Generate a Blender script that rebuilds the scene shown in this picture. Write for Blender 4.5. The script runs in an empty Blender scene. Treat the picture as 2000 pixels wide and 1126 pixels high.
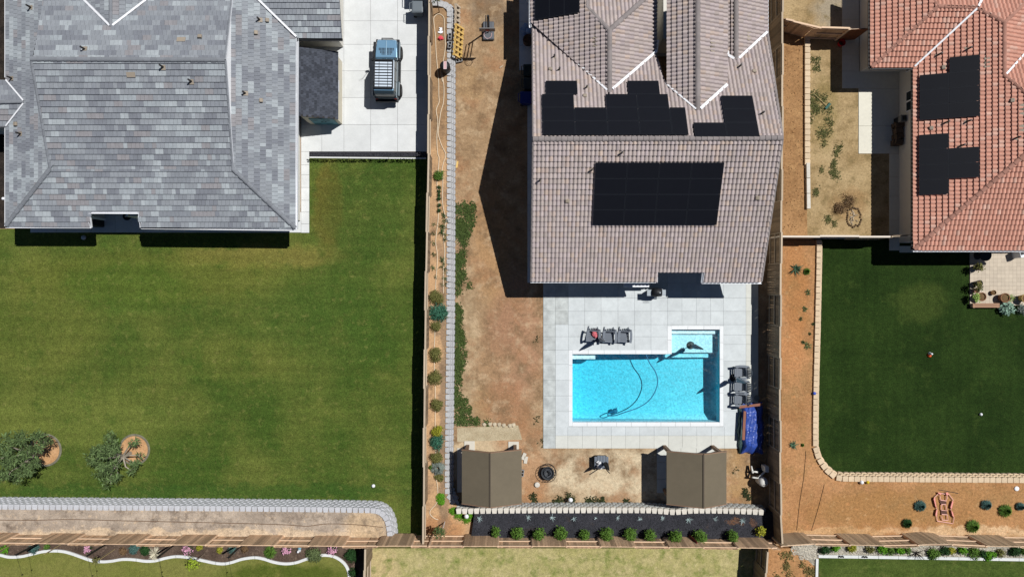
import bpy, bmesh, math, random
import numpy as np
from math import sin, cos, pi, radians, sqrt, atan2, hypot
from mathutils import Vector, Matrix
R = random.Random(7)
NR = np.random.default_rng(7)
S, H = 0.031, 42.5                      # metres per photo pixel on the ground, camera height
sc = bpy.context.scene
col = sc.collection

# ------------------------------------------------------------------ camera, sky, sun, exposure
cam = bpy.data.cameras.new('camera')
camo = bpy.data.objects.new('camera', cam); col.objects.link(camo)
camo.location = (0, 0, H)
cam.sensor_width = 36; cam.lens = 36 / (2 * 1000 * S / H)
cam.clip_start = 0.5; cam.clip_end = 1500
sc.camera = camo
SUN = Vector((0.503, 0.310, 1.0)).normalized()
wd = bpy.data.worlds.new('World'); sc.world = wd; wd.use_nodes = True
nt = wd.node_tree; nt.nodes.clear()
sky = nt.nodes.new('ShaderNodeTexSky'); sky.sky_type = 'NISHITA'; sky.sun_disc = False
sky.sun_elevation = math.asin(SUN.z); sky.sun_rotation = atan2(SUN.x, SUN.y)
sky.altitude = 1500; sky.air_density = 0.7; sky.dust_density = 0.1; sky.ozone_density = 2.0
bg = nt.nodes.new('ShaderNodeBackground'); bg.inputs['Strength'].default_value = 0.05
wo = nt.nodes.new('ShaderNodeOutputWorld')
nt.links.new(sky.outputs[0], bg.inputs[0]); nt.links.new(bg.outputs[0], wo.inputs[0])
sl = bpy.data.lights.new('sun', 'SUN'); sl.energy = 5.0; sl.angle = radians(0.5); sl.color = (1.0, 0.982, 0.955)
so = bpy.data.objects.new('sun', sl); col.objects.link(so)
so.rotation_euler = SUN.to_track_quat('Z', 'Y').to_euler(); so.location = (20, 14, 60)
sc.view_settings.view_transform = 'Standard'
try: sc.view_settings.look = 'None'
except Exception: pass
sc.view_settings.exposure = 0.0; sc.view_settings.gamma = 1.0; sc.view_settings.use_curve_mapping = False
sc.cycles.max_bounces = 6; sc.cycles.transparent_max_bounces = 16
sc.cycles.caustics_reflective = False; sc.cycles.caustics_refractive = False

# ------------------------------------------------------------------ helpers
def W(px, py, z=0.0):                   # point at height z that the photo shows at pixel px, py
    k = 1 - z / H
    return Vector(((px - 1000) * S * k, (563 - py) * S * k, z))
def G(px, py, z=0.0):                   # plan position in photo pixels measured on the ground
    return Vector(((px - 1000) * S, (563 - py) * S, z))
def lin(c): c = c / 255; return c / 12.92 if c <= 0.04045 else ((c + 0.055) / 1.055) ** 2.4
def C(r, g, b, k=1.28): return (lin(r) / k, lin(g) / k, lin(b) / k)

def nn(nt, t, **k):
    n = nt.nodes.new(t)
    for a, b in k.items(): setattr(n, a, b)
    return n
def noise(nt, vec, scale, detail=3, rough=0.55):
    n = nn(nt, 'ShaderNodeTexNoise'); n.inputs['Scale'].default_value = scale
    n.inputs['Detail'].default_value = detail; n.inputs['Roughness'].default_value = rough
    nt.links.new(vec, n.inputs['Vector']); return n.outputs['Fac']
def mrange(nt, v, a, b, c=0.0, d=1.0):
    n = nn(nt, 'ShaderNodeMapRange'); n.clamp = True
    for i, x in zip((1, 2, 3, 4), (a, b, c, d)): n.inputs[i].default_value = x
    nt.links.new(v, n.inputs[0]); return n.outputs[0]
def mix(nt, f, a, b, mode='MIX'):
    n = nn(nt, 'ShaderNodeMixRGB', blend_type=mode)
    for i, x in enumerate((f, a, b)):
        if isinstance(x, (int, float)): n.inputs[i].default_value = x
        elif isinstance(x, tuple): n.inputs[i].default_value = (*x, 1)
        else: nt.links.new(x, n.inputs[i])
    return n.outputs[0]
MATS = {}
def mat(name, rgb, rough=0.8, metal=0.0, var=0.0, src=None, ns=None, bump=None, spec=0.3, attr=None, emit=None):
    """rgb base; var+src ('obj'/'isl') random value change; ns=[(scale,amount)] mottling; attr 'tint'/'obj' takes the colour from the mesh or the object"""
    if name in MATS: return MATS[name]
    m = bpy.data.materials.new(name); m.use_nodes = True; nt = m.node_tree
    p = nt.nodes['Principled BSDF']
    geo = nn(nt, 'ShaderNodeNewGeometry'); P = geo.outputs['Position']
    if attr == 'tint': c = nn(nt, 'ShaderNodeAttribute', attribute_name='tint').outputs['Color']
    elif attr == 'obj': c = nn(nt, 'ShaderNodeObjectInfo').outputs['Color']
    else:
        r = nn(nt, 'ShaderNodeRGB'); r.outputs[0].default_value = (*rgb, 1); c = r.outputs[0]
    if var:
        rnd = nn(nt, 'ShaderNodeObjectInfo').outputs['Random'] if src == 'obj' else geo.outputs['Random Per Island']
        g = mrange(nt, rnd, 0, 1, 1 - var, 1 + var)
        c = mix(nt, 1.0, c, g, 'MULTIPLY')
    for s, a in ns or []:
        g = mrange(nt, noise(nt, P, s, 4), 0.25, 0.75, 1 - a, 1 + a)
        c = mix(nt, 1.0, c, g, 'MULTIPLY')
    nt.links.new(c, p.inputs['Base Color'])
    p.inputs['Roughness'].default_value = rough; p.inputs['Metallic'].default_value = metal
    p.inputs['Specular IOR Level'].default_value = spec
    if emit: p.inputs['Emission Color'].default_value = (*emit, 1); p.inputs['Emission Strength'].default_value = 1
    if bump:
        b = nn(nt, 'ShaderNodeBump'); b.inputs['Strength'].default_value = bump[1]; b.inputs['Distance'].default_value = bump[2] if len(bump) > 2 else 0.02
        nt.links.new(noise(nt, P, bump[0], 4, 0.65), b.inputs['Height']); nt.links.new(b.outputs[0], p.inputs['Normal'])
    MATS[name] = m; return m
def gmat(name, c0, c1, s=0.6, layers=(), patches=(), grain=(9, 0.3), grain2=None, bump=(14, 0.5, 0.03), stripes=None, lo=0.35, hi=0.65):
    """ground: c0/c1 mixed by large noise; layers (colour, scale, lo, hi); patches (px,py,rx,ry,colour,strength) are soil or turf of another colour"""
    m = bpy.data.materials.new(name); m.use_nodes = True; nt = m.node_tree
    p = nt.nodes['Principled BSDF']; P = nn(nt, 'ShaderNodeNewGeometry').outputs['Position']
    c = mix(nt, mrange(nt, noise(nt, P, s, 5, 0.6), lo, hi), c0, c1)
    wn = nn(nt, 'ShaderNodeTexNoise'); wn.inputs['Scale'].default_value = 0.9; wn.inputs['Detail'].default_value = 5; wn.inputs['Roughness'].default_value = .65
    nt.links.new(P, wn.inputs['Vector'])
    wv = nn(nt, 'ShaderNodeVectorMath', operation='MULTIPLY_ADD'); nt.links.new(wn.outputs['Color'], wv.inputs[0])
    wv.inputs[1].default_value = (1.6, 1.6, 0); nt.links.new(P, wv.inputs[2])
    for (px, py, rx, ry, pc, st) in patches:
        g = G(px, py)
        a = nn(nt, 'ShaderNodeVectorMath', operation='SUBTRACT'); nt.links.new(wv.outputs[0], a.inputs[0]); a.inputs[1].default_value = (g.x + .8, g.y + .8, 0)
        b = nn(nt, 'ShaderNodeVectorMath', operation='MULTIPLY'); nt.links.new(a.outputs[0], b.inputs[0]); b.inputs[1].default_value = (1 / (rx * S), 1 / (ry * S), 0)
        l = nn(nt, 'ShaderNodeVectorMath', operation='LENGTH'); nt.links.new(b.outputs[0], l.inputs[0])
        c = mix(nt, mrange(nt, l.outputs['Value'], 1.25, 0.75, 0, st), c, pc)
    for (lc, ls, a, b) in layers:
        c = mix(nt, mrange(nt, noise(nt, P, ls, 5, 0.65), a, b), c, lc)
    if stripes:
        w = nn(nt, 'ShaderNodeTexWave', wave_type='BANDS', bands_direction=stripes[0]); w.inputs['Scale'].default_value = stripes[1]
        w.inputs['Distortion'].default_value = 1.2; w.inputs['Detail'].default_value = 2; nt.links.new(P, w.inputs['Vector'])
        c = mix(nt, 1.0, c, mrange(nt, w.outputs['Fac'], 0, 1, 1 - stripes[2], 1 + stripes[2]), 'MULTIPLY')
    if stripes:
        for sv, amt in (((.22, 2.4, 1), stripes[2] * 1.9), ((2.0, .18, 1), stripes[2] * 1.3)):
            sm = nn(nt, 'ShaderNodeVectorMath', operation='MULTIPLY'); nt.links.new(P, sm.inputs[0]); sm.inputs[1].default_value = sv
            c = mix(nt, 1.0, c, mrange(nt, noise(nt, sm.outputs[0], 1.0, 4, .6), .3, .7, 1 - amt, 1 + amt), 'MULTIPLY')
    for gr in (grain, grain2):
        if gr: c = mix(nt, 1.0, c, mrange(nt, noise(nt, P, gr[0], 3, 0.7), 0.25, 0.75, 1 - gr[1], 1 + gr[1]), 'MULTIPLY')
    nt.links.new(c, p.inputs['Base Color']); p.inputs['Roughness'].default_value = 0.95; p.inputs['Specular IOR Level'].default_value = 0.1
    b = nn(nt, 'ShaderNodeBump'); b.inputs['Strength'].default_value = bump[1]; b.inputs['Distance'].default_value = bump[2]
    nt.links.new(noise(nt, P, bump[0], 4, 0.7), b.inputs['Height']); nt.links.new(b.outputs[0], p.inputs['Normal'])
    MATS[name] = m; return m

ORI = {}
def tag(o, label=None, cat=None, group=None, kind=None):
    if label: o['label'] = label
    if cat: o['category'] = cat
    if group: o['group'] = group
    if kind: o['kind'] = kind
    return o
def thing(name, label, cat, loc=(0, 0, 0), group=None, rz=0.0):
    o = bpy.data.objects.new(name, None); col.objects.link(o); o.empty_display_size = 0.2
    o.location = loc; o.rotation_euler = (0, 0, rz); ORI[o.name] = Vector(loc)
    return tag(o, label, cat, group)
def link(name, me, parent=None, loc=(0, 0, 0), rot=(0, 0, 0), scale=(1, 1, 1), color=None):
    o = bpy.data.objects.new(name, me); col.objects.link(o)
    loc = Vector(loc); ORI[o.name] = loc.copy()
    if parent is not None: o.parent = parent; loc = loc - ORI[parent.name]
    o.location = loc; o.rotation_euler = rot; o.scale = scale
    if color: o.color = (*color, 1)
    return o
def kids(o): return [c for c in KIDS.get(o.name, [])]
KIDS = {}
def copy_tree(root, loc, rz, label=None, parent=None):
    ch = {}
    for o in col.objects:
        if o.parent: ch.setdefault(o.parent.name, []).append(o)
    def rec(o, par):
        c = o.copy(); col.objects.link(c)
        if par is not None: c.parent = par
        for k in ch.get(o.name, []): rec(k, c)
        return c
    r = rec(root, None); r.location = loc; r.rotation_euler = (0, 0, rz)
    if label: r['label'] = label
    return r
def bev(o, w, seg=2):
    m = o.modifiers.new('bevel', 'BEVEL'); m.width = w; m.segments = seg; m.limit_method = 'ANGLE'; return o

class MB:
    def __init__(s): s.v = []; s.f = []; s.t = []
    def add(s, vs, fs, tint=None):
        n = len(s.v); s.v += [tuple(v) for v in vs]; s.f += [tuple(i + n for i in f) for f in fs]
        if tint is not None: s.t += [tint] * len(vs)
        return s
    def box(s, x0, x1, y0, y1, z0, z1):
        return s.add([(x0, y0, z0), (x1, y0, z0), (x1, y1, z0), (x0, y1, z0), (x0, y0, z1), (x1, y0, z1), (x1, y1, z1), (x0, y1, z1)], CUBEF)
    def obox(s, M, sx, sy, sz):
        return s.add([M @ Vector((x * sx / 2, y * sy / 2, z * sz / 2)) for z in (-1, 1) for x, y in ((-1, -1), (1, -1), (1, 1), (-1, 1))], CUBEF)
    def beam(s, a, b, w, h, up=(0, 0, 1)):
        a, b = Vector(a), Vector(b); d = (b - a); L = d.length; d.normalize()
        x = d.cross(Vector(up))
        if x.length < 1e-4: x = d.cross(Vector((0, 1, 0)))
        x.normalize(); z = x.cross(d)
        M = Matrix((x, d, z)).transposed().to_4x4(); M.translation = (a + b) / 2
        return s.obox(M, w, L, h)
    def prism(s, poly, z0, z1):
        n = len(poly)
        vs = [(p[0], p[1], z0) for p in poly] + [(p[0], p[1], z1) for p in poly]
        area = sum(poly[i][0] * poly[(i + 1) % n][1] - poly[(i + 1) % n][0] * poly[i][1] for i in range(n))
        fs = [tuple(range(n, 2 * n)), tuple(range(n - 1, -1, -1))] + [(i, (i + 1) % n, n + (i + 1) % n, n + i) for i in range(n)]
        if area < 0: fs = [tuple(reversed(f)) for f in fs]
        return s.add(vs, fs)
    def tube(s, pts, r, n=6, flat=1.0):
        pts = [Vector(p) for p in pts]; rs = r if isinstance(r, (list, tuple)) else [r] * len(pts)
        vs = []; 
        for i, p in enumerate(pts):
            d = (pts[min(i + 1, len(pts) - 1)] - pts[max(i - 1, 0)]).normalized()
            x = d.cross(Vector((0, 0, 1)))
            if x.length < 1e-3: x = Vector((1, 0, 0))
            x.normalize(); y = x.cross(d)
            vs += [p + (x * cos(2 * pi * k / n) + y * sin(2 * pi * k / n) * flat) * rs[i] for k in range(n)]
        fs = [(i * n + k, i * n + (k + 1) % n, (i + 1) * n + (k + 1) % n, (i + 1) * n + k) for i in range(len(pts) - 1) for k in range(n)]
        fs += [tuple(range(n - 1, -1, -1)), tuple((len(pts) - 1) * n + k for k in range(n))]
        return s.add(vs, fs)
    def lathe(s, prof, c=(0, 0, 0), n=16, star=0.0, M=None, closed=True):
        vs = []
        for r, z in prof:
            for k in range(n):
                q = r * (1 + (star if k % 2 else -star)); v = Vector((q * cos(2 * pi * k / n), q * sin(2 * pi * k / n), z))
                vs.append((M @ v if M else v) + Vector(c))
        fs = [(i * n + k, i * n + (k + 1) % n, (i + 1) * n + (k + 1) % n, (i + 1) * n + k) for i in range(len(prof) - 1) for k in range(n)]
        if closed: fs += [tuple(range(n - 1, -1, -1)), tuple((len(prof) - 1) * n + k for k in range(n))]
        return s.add(vs, fs)
    def me(s, name, m, smooth=False):
        me = bpy.data.meshes.new(name); me.from_pydata(s.v, [], s.f)
        if m: me.materials.append(m)
        if s.t:
            a = me.attributes.new('tint', 'FLOAT_COLOR', 'POINT')
            a.data.foreach_set('color', np.array([(*t, 1) for t in s.t], dtype=np.float32).ravel())
        if smooth: me.polygons.foreach_set('use_smooth', [True] * len(me.polygons))
        me.update(); return me
    def build(s, name, m, parent=None, smooth=False, world=True):
        """verts given in the thing's frame when world=False, else in world space"""
        o = link(name, s.me(name, m, smooth), None)
        if parent is not None:
            o.parent = parent
            if world: o.location = -ORI[parent.name]
            ORI[o.name] = Vector((0, 0, 0)) if world else ORI[parent.name]
        return o
CUBEF = [(3, 2, 1, 0), (4, 5, 6, 7), (0, 1, 5, 4), (1, 2, 6, 5), (2, 3, 7, 6), (3, 0, 4, 7)]
UC = {}
def ucube(m):
    if m.name not in UC:
        UC[m.name] = MB().box(-.5, .5, -.5, .5, -.5, .5).me('unit_block', m)
    return UC[m.name]
def piece(name, m, parent, c, dims, rot=(0, 0, 0), color=None):      # a box piece sharing mesh data
    return link(name, ucube(m), parent, c, rot, dims, color)
def struct(name, mb, m, kind='structure', parent=None):
    o = mb.build(name, m, parent)
    if parent is None: o['kind'] = kind
    return o
def sheet(pts, z): return MB().add([(p[0], p[1], z) for p in pts], [tuple(range(len(pts)))] if sum(pts[i][0] * pts[(i + 1) % len(pts)][1] - pts[(i + 1) % len(pts)][0] * pts[i][1] for i in range(len(pts))) > 0 else [tuple(reversed(range(len(pts))))])
def P2(pts, z=0.0): return [W(x, y, z) for x, y in pts]
def resample(pts, step, closed=False):
    pts = [Vector(p) for p in pts]; out = []; acc = 0.0
    for a, b in zip(pts, pts[1:]):
        L = (b - a).length
        if L < 1e-6: continue
        t = -acc if acc else 0.0
        d = acc
        while d <= L:
            out.append((a + (b - a) * (d / L), (b - a).normalized())); d += step
        acc = d - L
    return out
def smooth_path(pts, n=6):
    pts = [Vector(p) for p in pts]; out = []
    for i in range(len(pts) - 1):
        p0, p1, p2, p3 = pts[max(i - 1, 0)], pts[i], pts[i + 1], pts[min(i + 2, len(pts) - 1)]
        for k in range(n):
            t = k / n
            out.append(0.5 * ((2 * p1) + (p2 - p0) * t + (2 * p0 - 5 * p1 + 4 * p2 - p3) * t * t + (3 * p1 - p0 - 3 * p2 + p3) * t ** 3))
    return out + [pts[-1]]
# ------------------------------------------------------------------ the ground and its sheets
ZR, ZP, ZS = 0.80, 0.45, 0.45           # raised beds, side planter, yards south of the fence
POOL = [(1118, 691), (1312, 691), (1312, 643), (1406, 643), (1406, 824), (1118, 824)]
xs = [-6500, 1113, 1409, 8500]; ys = [-6500, 638, 828, 7500]
g = MB()
for i in range(3):
    for j in range(3):
        if i == 1 and j == 1: continue
        a, b = G(xs[i], ys[j + 1]), G(xs[i + 1], ys[j])
        g.add([(a.x, a.y, 0), (b.x, a.y, 0), (b.x, b.y, 0), (a.x, b.y, 0)], [(0, 1, 2, 3)])
a, b = G(1113, 691), G(1310, 638)
g.add([(a.x, a.y, 0), (b.x, a.y, 0), (b.x, b.y, 0), (a.x, b.y, 0)], [(0, 1, 2, 3)])
TAN, ORG, BRN, RED, PALE, GRY = C(184, 152, 116), C(178, 122, 72), C(132, 98, 64), C(158, 104, 70), C(206, 184, 150), C(150, 138, 120)
m_dirt = gmat('yard_dirt', C(160, 132, 100), C(178, 148, 114), 0.35,
    layers=[(C(136, 110, 82), 0.8, .46, .66), (C(204, 178, 144), 1.2, .52, .78), (C(166, 124, 90), 0.5, .52, .72), (C(136, 108, 80), 5, .62, .85)],
    patches=[(1010, 660, 50, 130, C(180, 134, 106), .6), (955, 700, 50, 40, C(172, 138, 104), .8), (960, 900, 110, 62, PALE, .9), (1250, 925, 210, 52, C(214, 196, 164), .95), (1040, 930, 34, 60, C(178, 128, 88), .7),
             (1455, 930, 48, 55, C(176, 138, 92), .8), (960, 470, 36, 120, C(186, 142, 96), .5), (925, 790, 40, 30, C(172, 140, 100), .6), (958, 20, 40, 36, C(136, 118, 98), .8), (985, 640, 40, 60, C(160, 122, 94), .6), (910, 700, 22, 160, C(190, 168, 134), .6), (1010, 860, 40, 40, C(170, 118, 80), .6), (985, 790, 40, 50, C(172, 122, 88), .5),
             (920, 170, 26, 40, C(178, 146, 106), .6), (1370, 870, 60, 10, C(190, 172, 140), .5)], grain=(6, .24), grain2=(20, .24), bump=(9, .6, .05))
struct('ground', g, m_dirt)
m_rdirt = gmat('orange_dirt', C(194, 146, 102), C(170, 124, 82), 0.5, layers=[(C(160, 126, 84), 0.45, .5, .72), (C(162, 124, 80), 1.1, .5, .75), (C(220, 180, 134), 2.2, .6, .8), (C(212, 150, 98), 3.2, .6, .8)],
    patches=[(1700, 990, 120, 34, C(164, 122, 74), .7), (1900, 1035, 160, 12, C(222, 190, 150), .8), (1640, 1035, 90, 10, C(214, 176, 130), .7), (1850, 980, 170, 40, C(170, 128, 80), .5), (1548, 560, 22, 120, C(182, 124, 72), .4), (1545, 690, 26, 60, C(202, 144, 96), .5)], grain=(7, .3), grain2=(22, .3), bump=(10, .7, .05))
m_bed = gmat('planter_soil', C(212, 172, 128), C(174, 142, 110), 0.9, layers=[(C(120, 98, 76), 1.4, .52, .75), (C(214, 176, 128), 2.4, .6, .8)],
    patches=[(855, 100, 30, 200, C(146, 118, 88), .75), (865, 1030, 40, 30, C(170, 112, 66), .5), (868, 800, 10, 300, C(128, 110, 92), .6)], grain=(9, .25), grain2=(26, .25))
m_gbed = gmat('grey_soil', C(196, 180, 162), C(158, 144, 130), 1.0, layers=[(C(112, 98, 86), 1.8, .5, .75), (C(222, 196, 164), 2.4, .58, .75)],
    patches=[(380, 1034, 420, 9, C(226, 200, 166), .65), (720, 1020, 40, 30, C(206, 178, 140), .7)], grain=(8, .28), grain2=(22, .25))
m_upper = gmat('dry_yard', C(184, 160, 120), C(154, 130, 92), 0.8, layers=[(C(128, 112, 76), 1.6, .52, .78), (C(206, 178, 134), 2.6, .58, .8)],
    patches=[(1610, 220, 26, 70, C(130, 116, 66), .45), (1662, 400, 36, 30, C(158, 124, 84), .5), (1650, 25, 60, 40, C(160, 150, 132), .8)], grain=(9, .26), grain2=(25, .25))
LG1, LG2 = C(70, 92, 35), C(102, 111, 50)
m_lawn = gmat('lawn_turf', LG1, LG2, 0.16, lo=.4, hi=.62, layers=[(C(112, 116, 54), 0.45, .55, .9), (C(62, 90, 32), 0.6, .56, .8), (C(130, 130, 70), 2.2, .56, .85), (C(146, 142, 82), 4.5, .62, .88)],
    patches=[(500, 500, 150, 22, C(136, 124, 64), .6), (300, 540, 280, 50, C(108, 112, 48), .5), (80, 640, 120, 90, C(112, 116, 52), .35), (640, 400, 26, 90, C(120, 100, 48), .5), (720, 420, 90, 110, C(56, 84, 32), .5), (640, 620, 150, 90, C(72, 96, 38), .5), (480, 700, 120, 40, C(112, 116, 52), .3), (150, 820, 200, 50, C(112, 122, 56), .5), (400, 960, 460, 14, C(50, 84, 30), .6), (250, 560, 120, 50, C(70, 100, 34), .5)],
    grain=(4, .26), grain2=(13, .5), bump=(16, 1, .05), stripes=('Y', 0.32, .045))
m_rlawn = gmat('dark_green_turf', C(34, 53, 18), C(46, 66, 25), 0.3, layers=[(C(64, 80, 34), 0.9, .56, .85), (C(32, 52, 17), 0.7, .55, .8), (C(80, 94, 44), 3, .62, .9)], patches=[(1800, 590, 50, 40, C(70, 84, 36), .6)],
    grain=(4, .26), grain2=(13, .5), bump=(16, 1, .05), stripes=('X', 0.5, .04))  # dark green is this turf's own colour
m_slawn = gmat('olive_turf', C(128, 128, 68), C(114, 120, 56), 0.5, layers=[(C(132, 130, 66), 1.2, .56, .8)], patches=[(560, 1115, 120, 20, C(66, 86, 22), .7)], grain=(5, .2), grain2=(16, .34), bump=(20, .8, .04))
m_dry = gmat('dry_grass', C(166, 160, 102), C(186, 174, 124), 1.0, layers=[(C(124, 134, 68), 1.5, .5, .72), (C(206, 190, 146), 2.4, .56, .76)], patches=[(740, 1105, 40, 40, C(196, 176, 130), .8)], grain=(5, .24), grain2=(16, .34), bump=(20, .8, .04))
def flat(name, m, px, z, kind='structure', k=0):
    return struct(name, sheet([G(x, y) if k else W(x, y, z) for x, y in px], z), m, kind)
flat('lawn', m_lawn, [(-700, 447), (604, 447), (604, 307), (840, 307), (836, 1045), (-700, 1045)], .012)
struct('gravel_path', sheet(P2([(-300, -60), (97, -60), (97, 446), (-300, 446)]), .016), gmat('dark_gravel', C(62, 54, 48), C(40, 36, 33), 2, grain=(12, .5)))
# raised soil behind the retaining walls and yards beyond the fences (solid blocks of earth)
def earth(name, m, px, z): return struct(name, MB().prism(P2(px, z), -.3, z), m)
earth('planter_bed', m_bed, [(843, 16), (866, 16), (877, 30), (875, 500), (873, 955), (880, 972), (898, 992), (920, 1000), (926, 1049), (830, 1049)], ZP)
earth('planter_bed', m_gbed, [(-300, 988), (400, 991), (700, 995), (734, 998), (750, 1008), (760, 1022), (764, 1049), (-300, 1041)], ZR)
m_black = gmat('black_gravel', C(66, 66, 72), C(52, 53, 58), 1.5, layers=[(C(78, 66, 58), 1.6, .6, .8)], patches=[(1428, 1008, 14, 8, C(120, 88, 66), .8), (1462, 1006, 8, 8, C(110, 80, 62), .7), (1040, 1032, 40, 10, C(64, 56, 52), .5)], grain=(13, .45), grain2=(30, .4), bump=(24, .9, .05))
earth('gravel_bed', m_black, [(927, 999), (985, 997), (1200, 996), (1300, 999), (1350, 997), (1500, 1000), (1526, 1000), (1528, 1056), (920, 1049)], ZR)
earth('dirt_strip', m_rdirt, [(1526, 468), (1597, 468), (1598, 500), (1595, 640), (1591, 830), (1592, 880), (1600, 902), (1612, 920), (1630, 932), (1700, 937), (2100, 939), (2100, 1062), (1526, 1062)], ZP)
m_rdirt2 = gmat('brown_dirt', C(176, 136, 94), C(152, 114, 76), .7, layers=[(C(190, 150, 104), 1.4, .52, .75), (C(128, 92, 58), 2.2, .56, .78)], grain=(7, .28), grain2=(22, .26))
earth('dirt_strip', m_rdirt2, [(1527, 66), (1575, 66), (1576, 410), (1577, 464), (1527, 464)], .40)
flat('dry_yard', m_upper, [(1504, -100), (1760, -100), (1760, 462), (1504, 462)], .008, k=1)
flat('lawn', m_rlawn, [(1603, 466), (2150, 466), (2150, 930), (1640, 930), (1615, 916), (1602, 895), (1597, 870)], .010)
earth('lawn', m_slawn, [(-400, 1070), (712, 1070), (712, 1300), (-400, 1300)], ZS)
earth('dry_grass', m_dry, [(712, 1070), (1496, 1070), (1496, 1300), (712, 1300)], ZS - .004)
earth('dirt_strip', m_rdirt, [(1496, 1070), (2200, 1066), (2200, 1300), (1496, 1300)], ZS - .002)
struct('lawn', sheet(P2([(1599, 1087), (2200, 1093), (2200, 1300), (1597, 1300)], ZS + .01), ZS + .01), gmat('small_lawn_turf', C(60, 80, 30), C(84, 98, 44), .5, layers=[(C(44, 66, 24), 1, .55, .8), (C(112, 116, 62), 1.6, .58, .82)], grain=(4, .26), grain2=(13, .5), stripes=('Y', .5, .03)))
m_mulch = gmat('bark_mulch', C(104, 88, 76), C(76, 62, 54), 1.5, layers=[(C(134, 116, 100), 3, .55, .75)], grain=(11, .45), grain2=(26, .4))
CURVE = [(-40, 1077), (0, 1082), (19.5, 1086), (43, 1085), (65, 1080), (84.5, 1075.5), (104, 1074), (123.5, 1075), (140, 1079), (160, 1086), (179.5, 1092.5), (199, 1095), (218, 1094), (240, 1090.5), (262, 1091), (285.5, 1094), (305, 1093), (324.5, 1088), (344, 1085), (363.5, 1086), (379, 1089), (402.5, 1094), (422, 1098), (439, 1099), (454.5, 1096), (474, 1090), (497, 1087), (515, 1089.5), (536, 1096), (557, 1099), (578, 1097), (599, 1090), (620, 1084), (638, 1082.5), (655, 1086), (670.5, 1096), (679, 1108), (682.5, 1122), (684, 1145), (685, 1200)]
struct('mulch_bed', sheet(P2([(-40, 1060)] + CURVE + [(712, 1200), (712, 1066)], ZS + .008), ZS + .008), m_mulch)
m_wg = gmat('pale_stones', C(196, 188, 170), C(150, 142, 126), 2.0, layers=[(C(110, 98, 80), 3, .6, .8)], grain=(9, .5), grain2=(22, .4), bump=(16, 1, .06))
struct('gravel_bed', sheet(P2([(1545, 1060), (2200, 1066), (2200, 1091), (1599, 1085), (1590, 1105), (1575, 1090), (1555, 1074)], ZS + .006), ZS + .006), m_wg)

# kerbs: white concrete edging laid in lengths
m_conc = mat('white_concrete', C(226, 228, 226), .85, ns=[(1.2, .06), (9, .08)], bump=(30, .3))
def edging(name, label, pts, z, h, w, step):
    t = thing(name, label, 'kerb', pts[0])
    rs = resample(smooth_path(pts, 8), .06); n = max(2, int(step / .06))
    for i in range(0, len(rs) - 2, n):
        seg = [p for p, d in rs[i:i + n + 1]]
        if len(seg) < 2: continue
        mb = MB(); vs = []
        for k, p in enumerate(seg):
            d = rs[min(i + k, len(rs) - 1)][1]; nrm = Vector((-d.y, d.x, 0)) * w / 2
            sh = d * (.012 if k == 0 else -.012 if k == len(seg) - 1 else 0)
            for q, zz in ((-1, 0), (-1, h), (1, h), (1, 0)): vs.append(p + sh + nrm * q + Vector((0, 0, zz)))
        fs = []
        for k in range(len(seg) - 1):
            for q in range(4): fs.append((k * 4 + q, k * 4 + (q + 1) % 4, k * 4 + 4 + (q + 1) % 4, k * 4 + 4 + q))
        e = (len(seg) - 1) * 4; fs += [(3, 2, 1, 0), (e, e + 1, e + 2, e + 3)]
        mb.add(vs, fs); mb.build('kerb_length', m_conc, t)
    return t
edging('kerb', 'wavy white concrete kerb between the mulch bed and the olive lawn', P2(CURVE, ZS), ZS - ZS - .02, .09, .16, 2.4)
edging('kerb', 'straight white kerb along the pale stone bed above the small lawn', P2([(1597, 1084.5), (1700, 1086), (1850, 1088.5), (2060, 1092)], ZS), 0, .10, .17, 1.2)
edging('kerb', 'short white kerb running down the left edge of the small lawn', P2([(1595, 1089), (1594, 1126), (1592, 1200)], ZS), 0, .10, .15, 1.2)
edging('kerb', 'thin white kerb between the black gravel strip and the big lawn', P2([(604.5, 307.5), (720, 308.5), (833, 309.5)]), 0, .05, .08, 2.4)
struct('gravel_strip', sheet(P2([(604, 296), (840, 297), (840, 307), (604, 306)], .02), .02), m_black)

# ------------------------------------------------------------------ concrete slabs
m_slab = mat('drive_concrete', C(220, 222, 221), .85, var=.04, src='obj', ns=[(.35, .06), (1.6, .07), (14, .05)], bump=(40, .15))
def slabs(parent, m, xs, ys, z, h=.1, gap=.015, skip=None, name='slab', jit=0.0):
    for x0, x1 in zip(xs, xs[1:]):
        for y0, y1 in zip(ys, ys[1:]):
            if skip and skip((x0 + x1) / 2, (y0 + y1) / 2): continue
            a, b = W(x0, y1, z), W(x1, y0, z)
            piece(name, m, parent, ((a.x + b.x) / 2, (a.y + b.y) / 2, z - h / 2 + R.uniform(-jit, jit)), (b.x - a.x - gap, b.y - a.y - gap, h))
def base(name): return tag(thing(name, None, None), kind='structure')
d = base('driveway')
slabs(d, m_slab, [588, 628.5, 671.7, 724, 776.4, 836], [-115, -63, -11, 41, 87, 138.5, 190.7, 243.5, 296], .05)
d = base('walkway')
slabs(d, m_slab, [588, 604], [296, 322, 341, 366, 391, 414, 437, 454.5], .05)
slabs(d, m_slab, [59, 110, 178, 225, 272, 330, 390, 450, 510, 560, 588], [414, 454], .045)
d = base('walkway')                      # beside the middle house, in its shade
slabs(d, m_slab, [1014, 1044], [-90, 8, 42, 90, 137], .05)
slabs(d, m_slab, [1030, 1042], [204, 250, 300, 350, 400, 450, 500, 552], .045)
d = base('courtyard'); slabs(d, m_slab, [1250, 1282, 1310], [-90, 30, 57, 82, 110], .05)
m_slab2 = mat('warm_concrete', C(226, 222, 206), .85, var=.03, src='obj', ns=[(.6, .05), (5, .05)], bump=(40, .15))
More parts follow.
